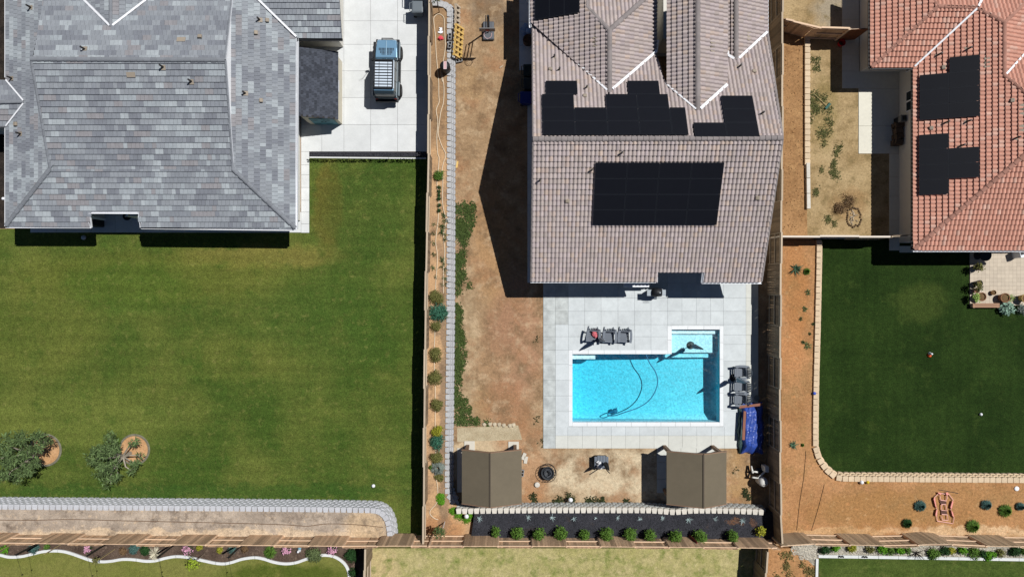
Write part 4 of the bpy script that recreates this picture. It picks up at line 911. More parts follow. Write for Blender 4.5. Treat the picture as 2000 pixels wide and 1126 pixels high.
for sx in (-1, 1):
    bev(MB().box(sx * .71 - .09, sx * .71 + .09, .62, 1.62, .82, .93).build('fender', m_bodyg if sx > 0 else m_blk_, CAR, world=False), .04)
    bev(MB().box(sx * .71 - .08, sx * .71 + .08, -1.6, -.72, .84, .95).build('fender', m_bodyg, CAR, world=False), .04)
    bev(MB().box(sx * .72 - .05, sx * .72 + .05, -.70, .60, .38, .46).build('running_board', m_blk_, CAR, world=False), .02)
    for y in (1.12, -1.12):
        w_ = thing('wheel', None, None); w_.parent = CAR
        Mw = Matrix.Rotation(pi / 2, 4, 'Y'); c = (sx * .70, y, .39)
        MB().lathe([(.24, -.12), (.34, -.13), (.39, -.09), (.39, .09), (.34, .13), (.24, .12)], c, 22, M=Mw).build('tyre', m_tyre, w_, True, world=False)
        MB().lathe([(.05, -.125), (.22, -.115), (.24, -.10), (.24, .10), (.22, .115), (.05, .125)], c, 12, M=Mw).build('rim', m_blk_, w_, world=False)
    bev(MB().box(sx * .78 - .09, sx * .78 + .09, .42, .54, 1.02, 1.2).build('mirror', m_blk_, CAR, world=False), .03)
    MB().box(sx * .44 - .11, sx * .44 + .11, 1.70, 1.745, .72, .90).build('headlight', mat('lamp_glass', C(220, 224, 226), .2), CAR, world=False)
    MB().box(sx * .56 - .07, sx * .56 + .07, -1.76, -1.715, .72, .95).build('tail_light', mat('red_lamp', C(120, 24, 22), .3), CAR, world=False)
loft([(-1.66, .64, .54, 1.0, 1.60), (-1.52, .64, .56, 1.0, 1.72), (.30, .64, .56, 1.0, 1.75), (.66, .64, .57, 1.0, 1.10)], m_bodyg, 'cabin', CAR)
MB().add([(-.57, .645, 1.135), (.57, .645, 1.135), (.52, .345, 1.70), (-.52, .345, 1.70)], [(0, 1, 2, 3)]).build('windshield', m_carg, CAR, world=False)
MB().add([(.54, -1.685, 1.16), (-.54, -1.685, 1.16), (-.49, -1.60, 1.62), (.49, -1.60, 1.62)], [(0, 1, 2, 3)]).build('rear_window', m_carg, CAR, world=False)
for sx in (-1, 1):
    for y0, y1 in ((-.12, .36), (-.84, -.18), (-1.46, -.90)):
        q = [(sx * .647, y0, 1.10), (sx * .647, y1 + .08 * (y1 > .2), 1.10), (sx * .582, y1 - .08 * (y1 > .2), 1.64), (sx * .582, y0, 1.64)]
        MB().add(q if sx > 0 else q[::-1], [(0, 1, 2, 3)]).build('side_window', m_carg, CAR, world=False)
bev(MB().box(-.56, .56, -1.50, .28, 1.745, 1.775).build('roof_panel', m_blue, CAR, world=False), .02)
RK = thing('roof_rack', None, None); RK.parent = CAR
fr_ = MB()
for sx in (-1, 1): fr_.box(sx * .52 - .03, sx * .52 + .03, -1.42, .24, 1.82, 1.90)
for y in (-1.42, .20): fr_.box(-.52, .52, y, y + .05, 1.82, 1.90)
for x in (-.25, .25): fr_.box(x - .012, x + .012, -1.40, .22, 1.886, 1.897)
fr_.build('rack_frame', m_blk_, RK, world=False)
m_slat = mat('aluminium_slat', C(214, 226, 238), .4)
for i in range(9):
    y = -1.30 + i * .165; MB().box(-.49, .49, y, y + .10, 1.85, 1.885).build('slat', m_slat, RK, world=False)
MB().box(-.48, .48, -1.39, .19, 1.80, 1.815).build('rack_floor', m_blk_, RK, world=False)
MB().box(.555, .605, -1.38, .24, 1.76, 1.80).build('side_rail', m_slat, CAR, world=False)
bev(MB().box(-.70, .70, 1.70, 1.86, .50, .66).build('front_bumper', m_blk_, CAR, world=False), .03)
MB().tube([(-.34, 1.84, .66), (-.32, 1.84, .86), (.32, 1.84, .86), (.34, 1.84, .66)], .03, 6).build('bull_bar', m_blk_, CAR, world=False)
bev(MB().box(-.68, .68, -1.86, -1.72, .48, .68).build('rear_bumper', m_blk_, CAR, world=False), .03)
MB().tube([(-.62, .72, 1.05), (-.66, .5, 1.3), (-.66, .3, 1.9), (-.80, .2, 2.05)], .012, 5).build('aerial', m_blk_, CAR, world=False)
CAR.location = G(760.5, 145, .05); CAR.rotation_euler = (0, 0, radians(-.8)); 

# ------------------------------------------------------------------ bins
def bin_(label, p, rgb, rz=0, s=1.0, group=None, hh=1.02):
    t = thing('wheelie_bin', label, 'bin', p, group); m = mat('bin_%d_%d_%d' % tuple(int(x * 999) for x in rgb), rgb, .45); q = Vector(p)
    mb = MB(); vs = []
    for z, a, b in ((.06, .22, .24), (hh - .08, .30, .33)): vs += [q + Vector((x * a * s, y * b * s, z)) for x, y in ((-1, -1), (1, -1), (1, 1), (-1, 1))]
    mb.add(vs, CUBEF).build('body', m, t)
    lid = MB(); vs = []
    for z, a in ((hh - .08, .35), (hh - .02, .36), (hh + .03, .26)): vs += [q + Vector((x * a * s, y * a * s, z)) for x, y in ((-1, -1), (1, -1), (1, 1), (-1, 1))]
    lid.add(vs, CUBEF[:1] + [(4 + i, 4 + (i + 1) % 4, 8 + (i + 1) % 4, 8 + i) for i in range(4)] + [(0, 1, 5, 4), (1, 2, 6, 5), (2, 3, 7, 6), (3, 0, 4, 7), (8, 9, 10, 11)]); lo = lid.build('lid', m, t); bev(lo, .03)
    MB().tube([q + Vector((-.34 * s, -.24, hh - .06)), q + Vector((-.46 * s, -.24, hh - .03)), q + Vector((-.46 * s, .24, hh - .03)), q + Vector((-.34 * s, .24, hh - .06))], .025, 6).build('handle', m, t)
    for y in (-.24, .24): MB().lathe([(.1, -.03), (.1, .03)], q + Vector((-.25 * s, y, .1)), 10, M=Matrix.Rotation(pi / 2, 4, 'X')).build('wheel', m_tyre, t)
bin_('grey wheelie bin standing at the top of the driveway beside the fence', G(820, 27, .05), C(112, 120, 126)); bin_('grey wheelie bin half outside the top edge of the driveway', G(817, -2, .05), C(104, 112, 118))
bin_('blue wheelie bin in the shade along the middle house', G(1027, 199, .0), C(20, 40, 120)); bin_('dark grey wheelie bin in the shade next to the blue bin', G(1033, 172, .0), C(40, 48, 48)); bin_('dark green bin in the shade furthest up the house side', G(1033, 147, .0), C(30, 44, 40))
t = thing('barrel', 'brown planter barrel in the shade beside the middle house wall', 'barrel', G(1031, 84, .05)); MB().lathe([(.2, 0), (.3, .2), (.32, .5), (.3, .62), (.24, .6), (.22, .5)], G(1031, 84, .05), 14).build('barrel_body', mat('barrel_brown', C(84, 66, 52), .8), t, True)
t = thing('tarp_bundle', 'pale blue plastic bundle by the gutter of the middle house', 'tarp', G(1028, 64, .05)); mb = MB()
for i in range(7): a = G(1022 + R.uniform(0, 12), 56 + R.uniform(0, 14), .2 + R.uniform(0, .3)); mb.lathe([(.02, -.2), (.26, 0), (.18, .14), (.02, .22)], a, 7)
mb.build('sheet_folds', mat('blue_plastic', C(120, 150, 190), .4), t)

# ------------------------------------------------------------------ chairs
m_ch = mat('charcoal_chair', C(112, 120, 130), .5, var=.05, src='obj')
def chair0(label):
    t = thing('adirondack_chair', label, 'chair', (0, 0, 0), 'charcoal adirondack chairs by the pool')
    def part(n, mb): return mb.build(n, m_ch, t, world=False)
    for i in range(5):                     # seat slats fall to the back
        y = -.38 + i * .115; z = .37 - i * .028; part('seat_slat', MB().beam((-.27, y, z), (.27, y, z), .10, .024))
    for i in range(7):                     # fan back
        f = (i - 3) / 3; a = (f * .20, .14, .27); top = .95 - abs(f) ** 2 * .18
        b_ = (f * .31, .14 + (top - .27) * .42, top); part('back_slat', MB().beam(a, b_, .074, .022, up=(0, -1, .4)))
    for sx in (-1, 1):
        mb = MB(); pts = [(sx * .34, -.44, .585), (sx * .37, -.2, .585), (sx * .36, .1, .585), (sx * .31, .34, .575)]
        for p, q in zip(pts, pts[1:]): mb.beam(Vector(p), Vector(q) + (Vector(q) - Vector(p)) * .03, .14, .026)
        part('arm', mb); part('front_leg', MB().box(sx * .29 - .02, sx * .29 + .02, -.40, -.28, 0, .57)); part('rear_leg', MB().beam((sx * .27, -.42, .34), (sx * .27, .46, .03), .04, .11))
    part('back_rail', MB().beam((-.32, .24, .55), (.32, .24, .55), .06, .035)); part('apron', MB().beam((-.29, -.42, .33), (.29, -.42, .33), .03, .12))
    return t
ch = chair0('charcoal garden chair above the pool, leftmost of three, holding red things'); spots = [(1157, 652, .05), (1188.5, 653, .05), (1217.5, 653, .05)]
lab = ['', 'charcoal garden chair above the pool, middle of the row of three', 'charcoal garden chair above the pool, nearest to the step alcove']
for i in (1, 2): copy_tree(ch, G(spots[i][0], spots[i][1], .05), radians(R.uniform(-5, 4)), lab[i])
for (x, y), l in zip(((1444.5, 724.5), (1444, 752), (1444, 777)), ('charcoal garden chair right of the pool, topmost of three', 'charcoal garden chair right of the pool, between the other two', 'charcoal garden chair right of the pool touching the blue tarp')):
    copy_tree(ch, G(x, y, .05), radians(-90 + R.uniform(-3, 3)), l)
ch.location = G(1157, 652, .05); ch.rotation_euler = (0, 0, radians(-6))
t = thing('towel', 'pink and red towel bundle lying on the leftmost charcoal chair', 'towel', G(1161, 651, .41)); mb = MB()
for i in range(6): mb.lathe([(.03, -.03), (.13, .0), (.10, .06), (.02, .09)], G(1161 + R.uniform(-3, 3), 651 + R.uniform(-4, 4), .43 + R.uniform(0, .05)), 7, star=.15)
mb.build('towel_folds', mat('pink_cloth', C(206, 110, 118), .9, var=.3, src='isl'), t)

def umbrella(label, p, m, hgt=2.35):
    t = thing('patio_umbrella', label, 'umbrella', p, 'closed patio umbrellas'); p = Vector(p)
    MB().tube([p, p + Vector((0, 0, hgt))], .022, 7).build('pole', m_blk_, t)
    MB().lathe([(.06, .85), (.135, .92), (.12, 1.3), (.085, 1.8), (.045, hgt - .1), (.02, hgt)], p, 14, star=.16).build('folded_canopy', m, t, False)
    MB().lathe([(.03, hgt), (.035, hgt + .05), (.005, hgt + .1)], p, 8).build('finial', m_blk_, t)
    MB().lathe([(.24, 0), (.24, .04), (.06, .08), (.03, .3)], p, 16).build('stand', m_blk_, t)
m_ug = mat('grey_canvas', C(170, 175, 182), .8, ns=[(8, .12)])
umbrella('closed grey umbrella between the two left chairs above the pool', G(1170, 660, .05), m_ug); umbrella('closed slate umbrella standing on the shallow ledge in the pool alcove', G(1353, 675, -.52), mat('slate_canvas', C(120, 136, 150), .8, ns=[(8, .12)]), 2.75)
umbrella('closed grey umbrella between the upper chairs right of the pool', G(1432, 737, .05), m_ug)

# ------------------------------------------------------------------ grill, table, fire pit, covered table
t = thing('grill', 'black barbecue grill with grey side shelves on the pool deck', 'grill', G(1277, 571, .05)); c = G(1278, 571, .05)
b = c
bev(MB().box(b.x - .30, b.x + .22, b.y - .22, b.y + .25, .15, .85).build('cabinet', m_blk_, t), .02)
lid = MB().lathe([(.02, -.29), (.24, -.28), (.26, 0), (.24, .24), (.02, .25)], b + Vector((0, .02, .86)), 12, M=Matrix.Rotation(pi / 2, 4, 'Y')); lid.build('lid', m_blk_, t, True)
m_steel = mat('steel_shelf', C(150, 158, 164), .35, metal=.5)
bev(MB().box(b.x - .62, b.x - .31, b.y - .2, b.y + .18, .86, .90).build('side_shelf', m_steel, t), .015); bev(MB().box(b.x + .25, b.x + .52, b.y - .16, b.y + .18, .80, .84).build('side_shelf', m_steel, t), .015)
MB().tube([b + Vector((-.22, -.30, .95)), b + Vector((.16, -.30, .95))], .018, 6).build('handle', m_steel, t); MB().lathe([(.04, 0), (.04, .03)], b + Vector((.1, 0, 1.11)), 8).build('thermometer', m_steel, t)
for sx in (-.28, .2):
    for sy in (-.2, .22): MB().box(b.x + sx - .02, b.x + sx + .02, b.y + sy - .02, b.y + sy + .02, .05, .16).build('leg', m_blk_, t)
t = thing('folding_table', 'white folding table half shaded under the brown roof edge', 'table', G(1240, 556, .05)); a, b = G(1214, 560.5), G(1263, 551)
bev(MB().box(a.x, b.x, a.y, b.y + .25, .74, .78).build('tabletop', m_white, t), .01)
for x in (a.x + .15, b.x - .15):
    for y in (a.y + .08, b.y + .15): MB().box(x - .02, x + .02, y - .02, y + .02, .05, .74).build('leg', m_steel, t)
t = thing('fire_pit', 'round black mesh fire pit on the sandy patch', 'fire pit', G(1069, 921)); c = G(1069, 920.5)
m_iron = mat('black_iron', C(36, 38, 42), .5, ns=[(10, .15)])
def ring(r, z, w): return MB().tube([c + Vector((r * cos(2 * pi * k / 32), r * sin(2 * pi * k / 32), z)) for k in range(33)], w, 6)
ring(.52, .40, .016).build('top_rim', m_iron, t); ring(.50, .04, .014).build('foot_ring', m_iron, t)
MB().lathe([(.40, .36), (.37, .38), (.33, .34), (.2, .18), (.03, .14)], c, 28, closed=False).build('bowl', mat('ash_iron', C(48, 52, 56), .6, ns=[(6, .25)]), t, True)
ring(.24, .30, .02).build('inner_rim', mat('worn_iron', C(78, 82, 88), .5), t)
b = MB()
for k in range(20): a = 2 * pi * k / 20; b = MB().beam(c + Vector((.50 * cos(a), .50 * sin(a), .04)), c + Vector((.52 * cos(a), .52 * sin(a), .40)), .018, .018); b.build('bar', m_iron, t)
b = MB().tube([c + Vector((.2 * cos(a), .2 * sin(a), .40 + .03 * sin(3 * a))) for a in np.linspace(0, 6.0, 14)], .025, 5); b.build('poker_ring', MATS['worn_iron'], t)
t = thing('stepping_stone', 'pale round stone lying below the fire pit', 'stone', G(1049, 945)); bev(MB().lathe([(.15, 0), (.17, .12), (.13, .16)], G(1049, 945), 12).build('stone', m_cream, t), .02)
t = thing('storage_table', 'square charcoal slatted table with white cloth on the sand', 'table', G(1172, 899)); c = G(1172.5, 898)
for i in range(5):
    x = c.x + (-.34 + i * .17); yy = .40 if 0 < i < 4 else .34; bev(MB().box(x - .08, x + .08, c.y - yy, c.y + yy, .50, .54).build('top_slat', m_ch, t), .015)
bev(MB().box(c.x - .36, c.x + .36, c.y - .34, c.y + .34, .06, .49).build('base', m_blk_, t), .06)
for sx in (-.3, .3):
    for sy in (-.28, .28): MB().box(c.x + sx - .03, c.x + sx + .03, c.y + sy - .03, c.y + sy + .03, 0, .06).build('foot', m_blk_, t)
umbrella('closed black umbrella rising from the square charcoal table', G(1179, 898, .0), mat('black_canvas', C(36, 38, 42), .8), 2.3)
t = thing('garden_pole', 'thin dark pole leaning by the square charcoal table', 'pole', G(1178, 909)); MB().tube([G(1178, 909), G(1182, 907, 1.9)], .03, 6).build('shaft', m_blk_, t)
t = thing('cloth', 'crumpled white cloth draped on the square charcoal table', 'cloth', G(1169, 905, .55)); mb = MB()
for i in range(9): mb.lathe([(.02, -.02), (.11, 0), (.08, .07), (.02, .10)], G(1168 + R.uniform(-3, 3), 903 + R.uniform(-6, 6), .60 + R.uniform(0, .14)), 6, star=.2)
mb.build('cloth_folds', mat('white_cloth', C(240, 240, 240), .9), t)
def lampish(label, p, h=.45):
    t = thing('path_light', label, 'light', p); p = Vector(p); MB().tube([p, p + Vector((0, 0, h))], .02, 6).build('stake', m_white, t); MB().lathe([(.13, h), (.14, h + .05), (.05, h + .12), (.01, h + .13)], p, 12).build('lamp_cap', m_white, t, True)
lampish('white path light by the grey wall between the two pavilions', G(1113, 971)); lampish('white path light among the bright green cover at the wall corner', G(913, 998, ZP))

# ------------------------------------------------------------------ tarp pile with lumber
m_tarp = mat('blue_tarp', C(50, 80, 166), .38, spec=.5, ns=[(2.5, .2)]); m_tgr = mat('green_tarp', C(60, 84, 84), .5, ns=[(4, .2)])
m_lum = mat('red_lumber', C(150, 100, 82), .8, ns=[(7, .1)])
def crumple(name, label, x0, x1, y0, y1, hh, m, nx=26, ny=44, seed=1, skew=0):
    rr = np.random.default_rng(seed); mb = MB(); ph = rr.uniform(0, 6.3, 24); fx = rr.uniform(2, 11, 24); fy = rr.uniform(1, 9, 24)
    for j in range(ny + 1):
        for i in range(nx + 1):
            u, v = i / nx, j / ny
            e = min(u, 1 - u, v, 1 - v) * 6; prof = min(1, e) ** .7
            fold = sum(abs(sin(fx[k] * u * 2.2 + fy[k] * v * 2.5 + ph[k])) / (1.5 + k * .35) for k in range(24)) / 6
            z = hh * prof * (.62 + .34 * fold) + .012 * rr.random() + .01
            edge = sin(v * 23 + seed) * 1.2 + sin(v * 9) * 1.4
            p = G(x0 + (x1 - x0) * u + edge * (1 - 2 * u) + skew * (v - .5), y0 + (y1 - y0) * v + sin(u * 14 + seed) * 1.6 * (2 * v - 1), z + .05); mb.v.append(tuple(p))
    for j in range(ny):
        for i in range(nx): q = j * (nx + 1) + i; mb.f.append((q + nx + 1, q + nx + 2, q + 1, q))
    t = thing(name, label, 'tarp', G((x0 + x1) / 2, (y0 + y1) / 2)); mb.build('tarp_sheet', m, t, False); return t
crumple('tarp', 'crumpled shiny blue tarp over a pile beside the pool fence', 1445, 1490, 785, 884, .5, m_tarp)
crumple('tarp', 'dark green tarp strip along the left edge of the blue tarp', 1440, 1448, 792, 884, .26, m_tgr, 10, 40, 5)
for lbl, a, b in (('red brown board lying across the top end of the blue tarp', (1437, 791, .62), (1481, 785, .72)), ('red brown board lying lengthwise on the left of the blue tarp', (1448.5, 799, .60), (1445.5, 854, .60))):
    t = thing('board', lbl, 'board', G(*a)); MB().beam(G(*a), G(*b), .15, .05).build('plank', m_lum, t)

# ------------------------------------------------------------------ pool equipment
m_pvc = mat('white_pvc', C(232, 230, 222), .4); t = thing('pool_filter', 'white cylindrical pool filter tank by the dark fence', 'pool filter', G(1483, 934)); c = G(1482, 934)
MB().lathe([(.24, 0), (.27, .1), (.28, .75), (.24, .92), (.12, 1.0), (.01, 1.02)], c, 20).build('tank', m_pvc, t, True); MB().box(c.x - .07, c.x + .09, c.y - .12, c.y - .09, 1.0, 1.03).build('handle', m_blk_, t)
t = thing('pool_pump', 'white pipes and black pump joined beside the filter tank', 'pool pump', G(1470, 926))
for pts in ([(1463, 927, .5), (1466, 927, .55), (1475, 928, .55), (1484, 915, .75)], [(1463, 916, .45), (1476, 917, .5)], [(1464, 907, .3), (1465, 919, .5)]): MB().tube([G(*p) for p in pts], .055, 8).build('pipe', m_pvc, t, True)
MB().lathe([(.1, -.3), (.16, -.2), (.16, .2), (.1, .3)], G(1481, 915, .3), 12, M=Matrix.Rotation(pi / 2, 4, 'Y')).build('pump_motor', m_blk_, t, True); MB().tube([G(1460, 908, .05), G(1461, 921, .25), G(1460, 930, .1)], .06, 8).build('valve', m_blk_, t)
t = thing('heater_box', 'small pale equipment box against the fence above the filter', 'equipment box', G(1487, 908)); a, b = G(1483, 914), G(1491, 903); bev(MB().box(a.x, b.x, a.y, b.y, .3, .95).build('box_body', m_pvc, t), .03); MB().box(a.x + .05, b.x - .05, a.y + .05, b.y - .05, 0, .3).build('stand', m_blk_, t)

# ------------------------------------------------------------------ basketball hoop
t = thing('basketball_hoop', 'portable basketball hoop with grey base on the dirt yard', 'basketball hoop', G(953, 58)); m_hg = mat('hoop_grey', C(92, 96, 102), .5)
c = G(954, 62); vs = []
for z, a, b_ in ((0, .36, .58), (.22, .33, .54)): vs += [c + Vector((x * a, y * b_ , z)) for x, y in ((-1, -1), (1, -1), (1, 1), (-1, 1))]
bev(MB().add(vs, CUBEF).build('base', m_hg, t), .06)
top = G(955, 60, 3.1); MB().beam(G(954, 60, .2), G(955.5, 62, 2.5), .09, .09).build('pole', m_blk_, t)
for sx in (-3, 3): MB().beam(G(954.5 + sx, 62, 2.5), G(955 + sx, 88, 2.9), .04, .05).build('arm', m_blk_, t); MB().beam(G(954.5 + sx, 62, 2.1), G(955 + sx, 88, 2.45), .04, .05).build('arm', m_blk_, t)
MB().beam(G(954, 66, .25), G(955, 60, 1.3), .05, .05).build('brace', m_blk_, t)
a, b = G(940, 89.5), G(969, 89.5); bd = MB().box(a.x, b.x, a.y - .02, a.y + .02, 2.40, 2.88).build('backboard', mat('board_grey', C(128, 126, 124), .4), t)
MB().box(a.x + .36, b.x - .34, a.y - .035, a.y - .022, 2.48, 2.72).build('target_square', mat('red_print', C(190, 40, 60), .5), bd)
c = G(955.5, 97, 2.5); MB().tube([c + Vector((.22 * cos(k * pi / 10), .22 * sin(k * pi / 10), 0)) for k in range(21)], .014, 5).build('rim', mat('rim_pale', C(222, 180, 176), .5), t)
nb = MB()
for k in range(10):
    a1, a2 = k * pi / 5, (k + .5) * pi / 5; nb.tube([c + Vector((.22 * cos(a1), .22 * sin(a1), 0)), c + Vector((.13 * cos(a2), .13 * sin(a2), -.38))], .008, 3)
nb.build('net', m_white, t)

# ------------------------------------------------------------------ pallets, blocks and the barrel by the side wall
m_pine = mat('yellow_pine', C(224, 186, 110), .8, var=.08, src='obj', ns=[(6, .08)]); m_oldw = mat('grey_pallet', C(196, 180, 158), .85, var=.08, src='obj', ns=[(6, .08)])
def pallet(label, a, b, lean, m, n=3, wd=.95):
    """stands on its long edge a-b (ground px) and leans to the left on the wall"""
    A, B_ = G(*a), G(*b); d_ = (B_ - A).normalized(); up = Vector((-lean[0], 0, lean[1])).normalized(); nr_ = d_.cross(up).normalized(); L = (B_ - A).length
    t = thing('pallet', label, 'pallet', A)
    for i in range(n):
        o = up * (.06 + (wd - .12) * i / (n - 1)); MB().beam(A + o, B_ + o, .09, .09, up=nr_).build('runner', m, t)
    k = int(L / .30)
    for s_ in (-.06, .06):
        for i in range(k + 1):
            p = A + d_ * (.06 + (L - .12) * i / k) + nr_ * s_; MB().beam(p, p + up * wd, .11, .02, up=nr_).build('slat', m, t)
pallet('yellow pine pallet leaning against the grey block wall', (905, 56), (901, 117), (.42, .9), m_pine); pallet('weathered grey pallet leaning against the wall above the yellow one', (898, 14), (897, 56), (.35, .9), m_oldw, 2, .6)
m_cin = mat('cinder_block', C(150, 150, 150), .9, ns=[(14, .1)])
def cinder(label, px, py, z, rz):
    t = thing('cinder_block', label, 'cinder block', G(px, py, z)); c = G(px, py, z); M = Matrix.Translation(c) @ Matrix.Rotation(rz, 4, 'Z')
    mb = MB()
    for y in (-.085, .085): mb.obox(M @ Matrix.Translation((0, y, .1)), .40, .035, .19)
    for x in (-.18, 0, .18): mb.obox(M @ Matrix.Translation((x, 0, .1)), .04, .135, .19)
    mb.build('block_body', m_cin, t)
cinder('grey cinder block on the wall, upper one beside the yellow pallet', 880.5, 79, ZP + .07, 1.5); cinder('grey cinder block on the wall, lower one beside the yellow pallet', 880.5, 95, ZP + .07, 1.4); cinder('grey cinder block on the dirt below the yellow pallet', 897, 119.5, 0, .2)
t = thing('patio_heater', 'black drum with a red and white label on the block wall', 'drum', G(872, 137, ZP)); c = G(872.5, 141, ZP)
MB().lathe([(.2, 0), (.29, .06), (.30, .75), (.26, .86), (.1, .9)], c, 18).build('drum_body', m_blk_, t, True)
MB().box(c.x - .06, c.x + .12, c.y - .24, c.y + .22, .905 + ZP, .912 + ZP).build('label_sheet', mat('label_white', C(230, 214, 214), .6), t)
for k in range(7): y = c.y - .2 + k * .06; MB().box(c.x - .04 + (.02 if k % 2 else 0), c.x + .10, y, y + .03, .914 + ZP, .917 + ZP).build('label_print', mat('label_red', C(208, 130, 134), .6), t)
MB().tube([c + Vector((.2, -.2, .05)), c + Vector((.42, -.35, .05)), c + Vector((.38, -.5, .03)), c + Vector((.1, -.42, .03))], .012, 5).build('wire_stand', m_blk_, t)
t = thing('toy', 'small white and red scrap lying between the two irrigation hoses', 'litter', G(862, 72, ZP)); mb = MB()
for i in range(5): mb.obox(Matrix.Translation(G(863 + R.uniform(-3, 4), 66 + R.uniform(-4, 4), ZP + .05)) @ Matrix.Rotation(R.random() * 6, 4, (.3, .2, 1)), .22, .08, .02)
mb.build('white_scraps', m_white, t); mb = MB()
for i in range(3): mb.obox(Matrix.Translation(G(861 + i * 1.3, 79 + i * 1.1, ZP + .06)) @ Matrix.Rotation(R.random() * 6, 4, (.2, .3, 1)), .26, .14, .05)
mb.build('red_scraps', mat('red_scrap', C(214, 70, 84), .7), t)
def stick(label, a, b, m, r=.05, z=.05, name='timber'):
    t = thing(name, label, 'timber', G(*a)); MB().beam(G(*a, z), G(*b, z), r * 2, r).build('plank', m, t)
stick('short pale plank lying on the dirt beside the block wall', (894, 315), (892, 328), m_pine); stick('second pale plank lying beside the short plank near the wall', (891, 313), (890.5, 329), m_oldw, .03); stick('white stick lying in the middle of the dirt yard top', (976, 133), (982, 129), m_oldw, .03, .03)
# ------------------------------------------------------------------ right side bits
t = thing('broom', 'long handled green broom lying in the dry side yard', 'broom', G(1605, 197)); MB().tube([G(1588, 183, .06), G(1613, 207, .08)], .022, 6).build('handle', mat('pole_tan', C(190, 170, 120), .7), t)
MB().beam(G(1611, 213, .08), G(1620, 203, .08), .14, .1).build('head', mat('broom_green', C(60, 104, 96), .8), t)
t = thing('bucket', 'red bucket in the shade by the kinked fence', 'bucket', G(1640, 87)); MB().lathe([(.14, 0), (.2, .32), (.21, .34), (.18, .3), (.12, .05)], G(1640, 87), 14, closed=False).build('pail', mat('red_plastic', C(200, 30, 36), .5), t, True)
t = thing('firewood_stack', 'stack of dark brown paver bundles against the pink roofed house', 'bundle stack', G(1749, 270, .05)); mpv = mat('brown_bundle', C(96, 80, 66), .9, var=.2, src='obj', ns=[(6, .12)])
for i in range(4):
    for j in range(3): piece('bundle', mpv, t, G(1747 + R.uniform(-2, 2), 248 + i * 11, .16 + j * .2), (R.uniform(.42, .54), .30, .18), (0, 0, R.uniform(-.25, .25)))
t = thing('crate', 'small grey box with a dark opening above the bundle stack', 'box', G(1757, 238, .05)); b = G(1749, 238); bev(MB().box(b.x - .18, b.x + .14, b.y - .2, b.y + .2, .6, .95).build('box_body', mat('box_grey', C(120, 120, 118), .7), t), .02); MB().box(b.x - .1, b.x + .1, b.y - .12, b.y + .12, .951, .956).build('opening', m_blk_, t); MB().box(b.x - .14, b.x + .1, b.y - .16, b.y + .16, .05, .6).build('stand', m_blk_, t)
t = thing('fire_ring', 'shallow earth pit ringed with debris in the dry side yard', 'pit', G(1667, 424)); mb = MB(); c = G(1667, 424)
for k in range(26):
    a = 2 * pi * k / 26; r = .42 + R.uniform(-.05, .06); mb.lathe([(.02, -.03), (.07, 0), (.05, .07), (.01, .09)], c + Vector((r * cos(a), r * 1.5 * sin(a) * .9, .02)), 6)
mb.build('rim_stones', mat('pit_stone', C(118, 98, 74), .9, var=.25, src='isl'), t); mb = MB()
for k in range(14): mb.obox(Matrix.Translation(c + Vector((R.uniform(-.28, .28), R.uniform(-.4, .4), .03))) @ Matrix.Rotation(R.random() * 6, 4, 'Z'), R.uniform(.08, .3), .05, .04)
mb.build('debris', mat('pit_debris', C(164, 148, 126), .9, var=.4, src='isl'), t)
m_pink = mat('pink_tube', C(246, 190, 176), .6); m_red = mat('coral_fabric', C(242, 158, 146), .7); m_net = mat('dark_net', C(96, 68, 60), .9)
t = thing('soccer_net', 'coral pink folded sports net frame lying on the orange dirt', 'sports net', G(1843, 991, ZP))
def Z(x, y, h=.08): return W(x, y, ZP + h)
def pt(x, y): return (1760 + x / 8.333, 940 + y / 8.333)
outer = [(590, 640), (575, 560), (585, 450), (560, 400), (545, 250), (620, 180), (660, 190), (720, 200), (770, 195), (845, 295), (805, 400), (810, 460), (860, 585), (840, 680), (700, 655), (590, 640)]
MB().tube([Z(*pt(*p)) for p in outer], .026, 6).build('outer_frame', m_pink, t)
for q in ([(630, 230), (640, 295), (730, 310), (745, 260), (740, 215)], [(655, 370), (720, 365), (745, 470), (655, 460), (655, 370)], [(660, 530), (750, 535), (760, 625), (670, 620), (655, 560)]): MB().tube([Z(*pt(*p), .10) for p in q], .032, 6).build('inner_frame', m_pink, t)
for q in ([(545, 250), (580, 420), (560, 400), (530, 280)], [(590, 450), (570, 560), (560, 530), (575, 460)], [(835, 310), (850, 330), (825, 440), (803, 420)], [(815, 460), (845, 500), (862, 580), (835, 550)], [(600, 170), (655, 185), (650, 215), (610, 195)], [(725, 180), (755, 170), (775, 205), (745, 225)]):
    lo, hi_ = [Z(*pt(*p), .05) for p in q], [Z(*pt(*p), .16) for p in q]; mb = MB().add(lo + hi_, [(3, 2, 1, 0), (4, 5, 6, 7), (0, 1, 5, 4), (1, 2, 6, 5), (2, 3, 7, 6), (3, 0, 4, 7)]); mb.build('side_flap', m_red, t)
for q in ([(625, 310), (735, 315), (745, 360), (650, 365)], [(650, 470), (745, 475), (755, 530), (655, 525)]):
    mb = sheet([Z(*pt(*p)) for p in q], ZP + .06); mb.build('net_panel', m_net, t)
stick('thin dark stick lying on the dirt above the pink net', (1824, 951), (1862, 958), m_blk_, .015, ZP + .03, 'branch')
def ball(label, p, r, m, name='ball'):
    t = thing(name, label, 'ball', p); p = Vector(p); MB().lathe([(r * sin(pi * k / 8), r - r * cos(pi * k / 8)) for k in range(9)], p, 14).build('ball_shell', m, t, True)
